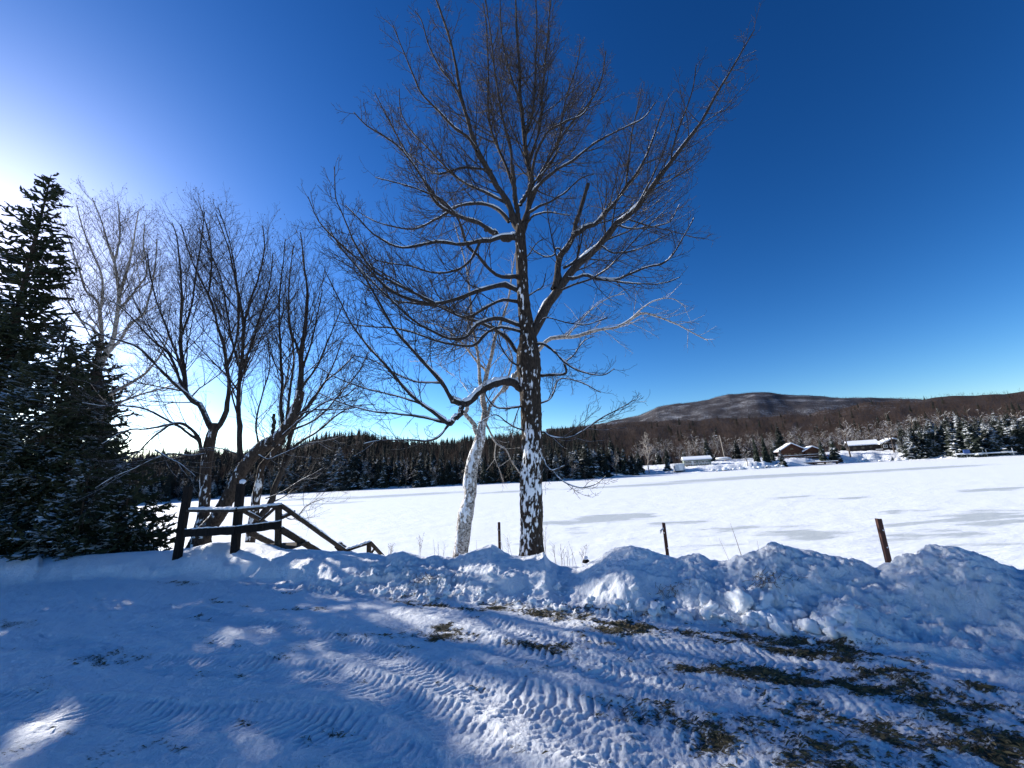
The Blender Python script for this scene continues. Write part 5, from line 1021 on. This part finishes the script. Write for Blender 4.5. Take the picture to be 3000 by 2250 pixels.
# ------------------------------------------------------------------ near spruces on the left
def spruce_meshes(ht, wid, seed, dens=1.0, zlow=.03, taper=.85):
    g = np.random.default_rng(seed); Pb = []; ntier = int(ht / .17)
    trunk = np.array([[[0, 0, -.5], [0, 0, ht * .3], [0, 0, ht * .6], [0, 0, ht]]]); tr = np.array([[ht * .014 + .02, ht * .011, ht * .007, .01]])
    for t in range(ntier):
        h = zlow + (1 - zlow) * t / ntier; L = wid * (1 - h) ** taper * g.uniform(.8, 1.15) + .12; nb = int(6 + 5 * (1 - h) * dens)
        for q in range(nb):
            a = g.random() * 6.283
            if float(noise2(np.array([h * ht * .75 + seed]), np.array([a * 1.3]), seed)[0]) > .30: continue
            l = L * g.uniform(.55, 1.12); d = np.array([np.cos(a), np.sin(a)]); u = np.linspace(0, 1, 8); sag = (.30 * (1 - h) + .02) * l; z0 = h * ht + g.normal(0, .05)
            zz = z0 + l * (.30 * h) * u - sag * np.sin(u * 1.9) + .10 * l * u ** 3
            Pb.append(np.stack([d[0] * l * u + g.normal(0, .02 * l) * u, d[1] * l * u + g.normal(0, .02 * l) * u, zz], 1))
    Pb = np.array(Pb); LL = np.linalg.norm(np.diff(Pb, axis=1), axis=2).sum(1); Rb = (LL[:, None] * .010 + .004) * np.linspace(1, .35, 8)[None]
    S1, RS1 = spawn(Pb, Rb, 10, .12, 1, 55, lambda L, t: .14 + .26 * L * (1.05 - t), 5, -.25, .15, 1.2, .01, .004, flat=.75, seed=seed + 1)
    def spindles(P, R0, fat):
        # needle-covered shoots: 3-sided spindles with the belly in the middle
        Q = P[:, [0, P.shape[1] // 2, -1]]; L = np.linalg.norm(Q[:, 2] - Q[:, 0], axis=1); r = np.minimum(fat, L * .22); return Q, np.stack([r * .55, r, r * .12], 1)
    S2, RS2 = spawn(S1, RS1, 11, .1, 1, 48, lambda L, t: .07 + .22 * L * (1.1 - t), 3, -.1, .15, 1.2, .01, .004, flat=.5, seed=seed + 2)
    q1 = spindles(S1, RS1, .042); q2 = spindles(S2, RS2, .034); q0 = spindles(Pb[:, 4:], Rb[:, 4:], .045)
    print('spruce', len(Pb), len(S1), len(S2))
    return tubes_mesh('trunk', [(trunk, tr, 10)]), tubes_mesh('boughs', [(Pb, Rb, 4)]), tubes_mesh('needles', [(q0[0], q0[1], 3), (q1[0], q1[1], 3), (q2[0], q2[1], 3)], False)
def put_spruce(meshes, x, y, label, scale=1.0, rz=0.0, group=None):
    z = float(ground(np.array([x]), np.array([y]), False)[0]); o = tag(empty('spruce_tree', (x, y, z), rz), label, 'tree', group); o.scale = (scale,) * 3
    link('trunk', with_mat(meshes[0], M_ltrunk, 'n'), None, o); tag(link('boughs', with_mat(meshes[1], M_twig, 'n'), None, o), kind='stuff'); tag(link('needles', with_mat(meshes[2], M_needle, 'n'), None, o), kind='stuff'); return o
pS = atY(150, 512, 11.5); gzs = float(ground(np.array([pS[0]]), np.array([pS[1]]), False)[0]); hS = pS[2] - gzs
print('spruce height', hS, pS)
big = spruce_meshes(hS, 2.35, 400, 1.15, .05, .72)
put_spruce(big, pS[0], pS[1], 'tall pointed spruce at the left edge with snow on its boughs')
mid = spruce_meshes(8.0, 2.3, 420, 1.2, .04, .7)
p = atY(60, 1600, 10.2); put_spruce(mid, p[0], p[1], 'dark full spruce in front of the tall pointed spruce', .78, 1.0)
p = atY(175, 1600, 12.4); put_spruce(mid, p[0], p[1], 'middle-sized dark spruce between the tall pointed spruce and the slender bare tree', .98, 5.0)
p = atY(235, 1600, 11.0); put_spruce(mid, p[0], p[1], 'smaller dark spruce just left of the stair posts', .58, 3.0)
put_spruce(big, -21.8, 18.6, 'spruce standing farthest back in the dark stand at the left edge', .80, 4.0)  # added tree, mostly hidden by the others, there to cast shade on the snowbank
low = spruce_meshes(2.6, 1.1, 440, .8, .02, .6)
for (px, Yv, s, lab) in ((350, 9.9, .95, 'low spruce sapling beside the leftmost stair post'), (440, 10.6, .70, 'little spruce sapling showing through the lowest stair rails'), (220, 9.4, .85, 'low bushy spruce sapling under the dark spruces')):
    p = atY(px, 1610, Yv); put_spruce(low, p[0], p[1], lab, s, px)
# ------------------------------------------------------------------ wooden stair railing
o = empty('stair_railing', tuple(atY(690, 1605, 8.2) * np.array([1, 1, 0]))); tag(o, 'dark wooden stair railing with snow-topped rails leading down to the lake', 'railing')
def ch(name, mb, m, kind=None): c = child(o, name, mb.mesh(name), m, kind); return c
Ya, Yb, Yc = 8.35, 8.1, 8.45
def dn(v, z): q = np.array(v, float); q[2] = z; return q
def post(x0, y0, x1, y1, Yv, wd, m):
    a = atY(x0, y0, Yv); b = atY(x1, y1, Yv); a2 = a - (b - a) / np.linalg.norm(b - a) * .6; ch('post', MB().beam(a2, b, wd, wd, 6, .02), m); return a, b
post(521, 1621, 553, 1425, Ya, .122, M_darkpost); a_, b_ = post(689, 1612, 706, 1417, Yb, .122, M_darkpost); post(815, 1612, 816, 1474, Yc, .10, M_wood)
ch('snow_cap', MB().add(*blob(b_ + np.array([.04, -.02, .03]), (.06, .06, .05), 71, .2, 6)), M_snow)
def rail(p, q, ht, wd, m, snow=.05, nm='rail'):
    a = atY(*p); b = atY(*q); ch(nm, MB().beam(a, b, wd, ht, 8, .02), m)
    if snow:
        n = 24; t = np.linspace(0, 1, n)[:, None]; P = a + (b - a) * t + np.array([0, 0, ht / 2 + snow * .25]); P[:, 2] += rng.normal(0, .005, n); r = np.full(n, snow * .8) * (1 + rng.normal(0, .13, n)); r[0] *= .5; r[-1] *= .5
        V_, Q_ = tube_arrays(P[None], r[None], 8); c = P.mean(0); V_ = V_.reshape(n, 8, 3); cc = P[:, None]; dlt = V_ - cc; dlt[..., 2] *= .75; dlt[..., :2] *= wd / (2 * snow * .8) * .95
        V_ = (cc + dlt).reshape(-1, 3); c_ = ch('snow_cap', MB().add(V_, Q_), M_snow); c_.data.polygons.foreach_set('use_smooth', [True] * len(c_.data.polygons))
rail((556, 1496, Ya), (694, 1496, Yb - .1), .05, .15, M_wood, .055); rail((694, 1495, Yb - .1), (822, 1482, Yc), .05, .15, M_wood, .05)
rail((541, 1562, Ya - .12), (690, 1554, Yb - .13), .15, .05, M_darkpost, .022); rail((690, 1554, Yb - .13), (823, 1537, Yc - .1), .15, .05, M_darkpost, .018)
rail((822, 1480, Yc), (1013, 1616, 9.9), .06, .12, M_wood, .02); rail((823, 1551, Yc), (942, 1622, 9.6), .12, .05, M_wood, .022)
rail((712, 1496, Yb + 1.2), (950, 1626, 11.4), .07, .10, M_wood, .02); rail((735, 1562, Yb + 1.2), (800, 1594, 10.2), .12, .05, M_wood, .02)
rail((760, 1530, Yb + 1.2), (806, 1488, Yc + .6), .05, .05, M_wood, .012); rail((826, 1516, Yc), (862, 1500, Yc + .5), .07, .05, M_wood, .012)
rail((1013, 1613, 9.9), (1086, 1589, 10.2), .05, .14, M_wood, .04); rail((1084, 1589, 10.2), (1126, 1634, 10.9), .06, .08, M_wood, .0); rail((995, 1592, 10.6), (1035, 1626, 11.2), .07, .08, M_wood, .02)
post(1081, 1630, 1081, 1592, 10.2, .09, M_wood); post(1008, 1622, 985, 1598, 9.8, .09, M_wood); post(1084, 1625, 1100, 1604, 10.4, .05, M_wood)
p = atY(818, 1607, Yc); mb = MB(); 
for k in range(5): ch('plank', MB().beam(p + [-.55, k * .16 - .1, -.0], p + [.30, k * .16 - .1, .0], .15, .045, 1, 0), M_wood)
for k in range(9):
    t = k / 8; a = atY(840, 1625, 8.8) * (1 - t) + atY(1000, 1660, 10.6) * t; ch('step', MB().beam(a + [-.5, .25, -.3], a + [.35, -.1, -.3], .28, .04), M_wood)

# ------------------------------------------------------------------ steel stakes, weeds, lantern, chunks
def stake(x0, y0, x1, y1, Yv, wd, label, ell=True):
    a = atY(x0, y0, Yv); b = atY(x1, y1, Yv); a2 = a - (b - a) / np.linalg.norm(b - a) * .5; o = empty('steel_stake', tuple(a2)); tag(o, label, 'stake', 'rusty stakes along the snowbank')
    t = (b - a2); L = np.linalg.norm(t); mb = MB(); mb.beam(a2, b, wd, wd * .28, 3, .01); sv = np.cross(t / L, [0, 1, 0]); mb.beam(a2 + np.array([0, wd * .45, 0]), b + np.array([0, wd * .45, 0]), wd * .28, wd * .9, 3, .01)
    child(o, 'post', mb.mesh('post'), M_rust)
    for q in (.3, .72):
        c = a + (b - a) * q + np.array([rng.normal(0, wd * .2), -wd * .25, 0]); child(o, 'snow_fleck', MB().add(*blob(c, (.007, .004, .009), int(q * 100), .2, 5)).mesh('snow_fleck', True), M_snow)
    return o, b
stake(1464, 1612, 1462, 1530, 8.0, .052, 'rusty steel stake upright between the birch and the big dark tree')
o, b = stake(1957, 1637, 1944, 1532, 6.6, .050, 'rusty steel stake leaning left behind the rounded snow heap, scrap of tape at its top')
child(o, 'tape', mesh_np('tape', [b + [-.02, -.03, -.06], b + [-.09, -.05, -.10], b + [-.085, -.05, -.16], b + [-.06, -.05, -.11], b + [-.02, -.03, -.09]], None, [[0, 1, 3], [1, 2, 3], [0, 3, 4]], False), C_fascia)
stake(2604, 1640, 2575, 1520, 5.6, .064, 'rusty steel stake, rightmost and widest, leaning beside the big snow pile')
def weed(px, py, Yv, ht, label, seed, kind=0, lean=0.0, n=1):
    g = np.random.default_rng(seed); base = atY(px, py, Yv); o = empty('dead_weed', tuple(base)); k = 10; P = []; R = []
    for q in range(n):
        u = np.linspace(0, 1, k); l = ht * g.uniform(.7, 1.05); ln = lean + g.normal(0, .12); b0 = base + [g.normal(0, .03) * (n > 1), 0, -.15]
        P.append(np.stack([b0[0] + ln * l * u ** 1.3, b0[1] + g.normal(0, .1) * l * u, b0[2] + (l + .15) * u], 1)); R.append(np.linspace(.0035, .0016, k))
    P = np.array(P); R = np.array(R); sets = [(P, R, 4)]
    if kind:
        A, RA = spawn(P, R, 22, .45, 1, 38, lambda L, t: .10 + .10 * (1 - t), 5, .2, .3, .8, .01, .0012, seed=seed); sets.append((A, RA, 3))
        if kind == 2:
            Bq, RB = spawn(A, RA, 60, .3, 1, 60, lambda L, t: .018 + 0 * t, 3, .2, .2, 1, .05, .0022, seed=seed + 1, lmin=.012); sets.append((Bq, RB, 3))
    child(o, 'stems', tubes_mesh('stems', sets), M_weed); tag(o, label, 'weed', None if label != WG else 'dead weed stems behind the snowbank'); return o
WG = 'thin dead weed stems poking up behind the snowbank'
weed(1228, 1628, 7.6, .36, 'feathery dead weed with drooping seed heads left of the birch', 1, 2, .1, 2)
weed(1140, 1628, 8.6, .24, 'low bushy dead weed just right of the lower stair rail', 2, 2, .2, 4)
weed(1500, 1625, 7.7, .42, 'forked brown weed between the stake and the big tree trunk', 3, 1, .0, 2)
weed(1478, 1620, 7.8, .48, 'single thin stalk leaning beside the upright stake', 4, 0, -.25, 1)
weed(1600, 1610, 7.2, .52, 'wispy twig shoot hugging the right side of the big trunk', 5, 1, .08, 2)
for q, (px, py, Yv, ht, kd, n) in enumerate([(1290, 1628, 7.6, .24, 1, 2), (1370, 1625, 7.6, .22, 0, 2), (1540, 1630, 7.4, .2, 0, 3), (1625, 1640, 7.0, .26, 1, 2), (1650, 1645, 7.0, .22, 1, 3), (1672, 1648, 6.9, .36, 0, 2), (1690, 1648, 6.9, .38, 0, 1), (1705, 1648, 6.9, .24, 2, 2), (1275, 1630, 7.7, .3, 0, 1), (1395, 1625, 7.9, .36, 0, 1), (1660, 1645, 6.8, .2, 2, 1)]): weed(px, py, Yv, ht, WG, 20 + q, kd, rng.normal(0, .12), n)
weed(2178, 1625, 6.3, .48, 'two tall bare stalks rising behind the snow ridge between the right stakes', 40, 0, -.04, 2)
weed(2140, 1640, 6.3, .30, 'short slanting stalk left of the two tall bare stalks', 41, 0, -.4, 1)
weed(2225, 1625, 6.2, .2, 'tiny stalk at the foot of the sharp snow peak', 42, 0, .2, 1)
p = atY(1717, 1648, 6.9); o = tag(empty('garden_lantern', tuple(p)), 'tiny dark lantern with a snow cap poking out behind the flat snow shelf', 'lantern')
MB().add(*[tube_arrays(np.array([[[0, 0, -.25], [0, 0, .0]]]), np.array([[.012, .012]]), 6)][0]).build('stem', M_darkpost, o); MB().add(*tube_arrays(np.array([[[0, 0, -.01], [0, 0, .0], [0, 0, .03], [0, 0, .045], [0, 0, .07]]]), np.array([[.01, .06, .055, .04, .012]]), 10)).build('lamp_head', M_darkpost, o, True); MB().add(*blob((0, 0, .07), (.045, .045, .03), 9, .15, 6)).build('snow_cap', M_snow, o, True)
def chunk(px, py, r, label, seed, group=None, Yv=None, flat=.6, sc_=(1, .8, .7)):
    # drop the chunk on the ground along the view ray
    d = ray(px, py); t = np.linspace(2.0, 9, 1400); X_ = d[0] * t; Y_ = d[1] * t; Z_ = H + d[2] * t; gz_ = ground(X_, Y_, False); k = int(np.argmax(gz_ > Z_)); c = (X_[k], Y_[k], gz_[k])
    o = link('snow_chunk', MB().add(*blob((0, 0, 0), (r * sc_[0], r * sc_[1], r * sc_[2]), seed, .30, 9, flat)).mesh('snow_chunk', True), M_snow); o.location = (c[0], c[1], c[2] + r * .3); o.rotation_euler = (rng.normal(0, .4), rng.normal(0, .4), rng.random() * 6); return tag(o, label, 'snow chunk', group)
chunk(2165, 1775, .12, 'largest flat snow slab tilted on the pile below the sharp peak', 801, sc_=(1.1, .45, .8)); chunk(2245, 1772, .075, 'pointed snow chunk just right of the largest slab', 802, sc_=(.8, .6, 1.1)); chunk(2425, 1765, .06, 'squarish snow block left of the lit mound', 803)
g = np.random.default_rng(77)
for k in range(150):
    px = g.uniform(1500, 2500) if k < 115 else g.uniform(1100, 1500); fy = np.interp(px, [f[0] for f in foot_px], [f[1] for f in foot_px]); py = fy - abs(g.normal(0, 45)) + 14 if k % 3 else fy + g.normal(0, 16)
    chunk(px, py, g.uniform(.012, .05) if px < 1900 else g.uniform(.015, .085), 'crumbled snow lump at the foot of the bank ' + ('below the birch and big trunk' if px < 1620 else 'below the rounded heap' if px < 2060 else 'below the sharp snow peak' if px < 2330 else 'beside the large right-hand pile'), 900 + k, 'snow lumps at the foot of the bank', flat=g.uniform(.1, .7))
# twigs caught in the bank
for (px, py, lab) in ((1250, 1702, 'brown tangle of brush sticking out of the bank below the birch'), (1975, 1738, 'dark tangle of grass frozen into the rounded snow heap'), (2250, 1706, 'strip of dark grass in the undercut below the sharp snow peak')):
    d = ray(px, py); t = np.linspace(2.0, 9, 1400); gz_ = ground(d[0] * t, d[1] * t, False); k = int(np.argmax(gz_ > H + d[2] * t)); c = np.array([d[0] * t[k], d[1] * t[k], gz_[k]])
    n = 130; P0 = c + rng.normal(0, 1, (n, 3)) * [.13, .05, .05]; dd = rng.normal(0, 1, (n, 3)) * [1, .7, .8] + [0, -.5, .2]; dd /= np.linalg.norm(dd, axis=1, keepdims=True); L_ = rng.uniform(.02, .09, (n, 1)); P = np.stack([P0, P0 + dd * L_ * .5, P0 + dd * L_ + rng.normal(0, .01, (n, 3))], 1)
    oo = link('brush_tangle', tubes_mesh('brush_tangle', [(P, np.full((n, 3), .0022), 3)]), M_weed); tag(oo, lab, 'brush')

# dead grass blades where the plough has scraped the snow away
g = np.random.default_rng(55); n = 260000; a = g.uniform(-1.0, 1.05, n); r = 1.9 * (7.5 / 1.9) ** g.random(n); x = np.sin(a) * r; y = np.cos(a) * r
bm_ = bare_mask(x, y) + .25 * fbm(x * 9, y * 14, 131, 3, .6); d = y - footY(x); keep = (bm_ > .52 + .3 * g.random(n)) & (d < .15); x = x[keep]; y = y[keep]; n = len(x); print('grass', n)
if n > 26000: x = x[:26000]; y = y[:26000]; n = 26000
z = ground(x, y) - .004; th = g.normal(-.45, .9, n) + np.pi * (g.random(n) < .25); L_ = g.uniform(.018, .06, n); lift = g.uniform(.08, .6, n); wv = g.uniform(.0012, .0028, n)
dx = np.cos(th) * L_; dy = np.sin(th) * L_; sx = -np.sin(th) * wv; sy = np.cos(th) * wv
V = np.stack([np.stack([x - sx, y - sy, z], 1), np.stack([x + sx, y + sy, z], 1), np.stack([x + dx * .55 + sx * .7, y + dy * .55 + sy * .7, z + L_ * lift * .7], 1), np.stack([x + dx, y + dy, z + L_ * lift * .55], 1)], 1).reshape(-1, 3); k = np.arange(n)[:, None] * 4
tag(link('dead_grass', mesh_np('dead_grass', V, None, np.vstack([k + [[0, 1, 2]], k + [[0, 2, 3]]]), False), M_grass), 'brown flattened grass showing through the scraped snow', 'grass', kind='stuff')
print('TRISBY', sorted([(sum(len(p.vertices)-2 for p in m.polygons), m.name) for m in bpy.data.meshes if m.users], reverse=True)[:14]); print("TRIS", sum(sum(len(p.vertices)-2 for p in m.polygons) for m in bpy.data.meshes if m.users and len(m.polygons)<2000000))
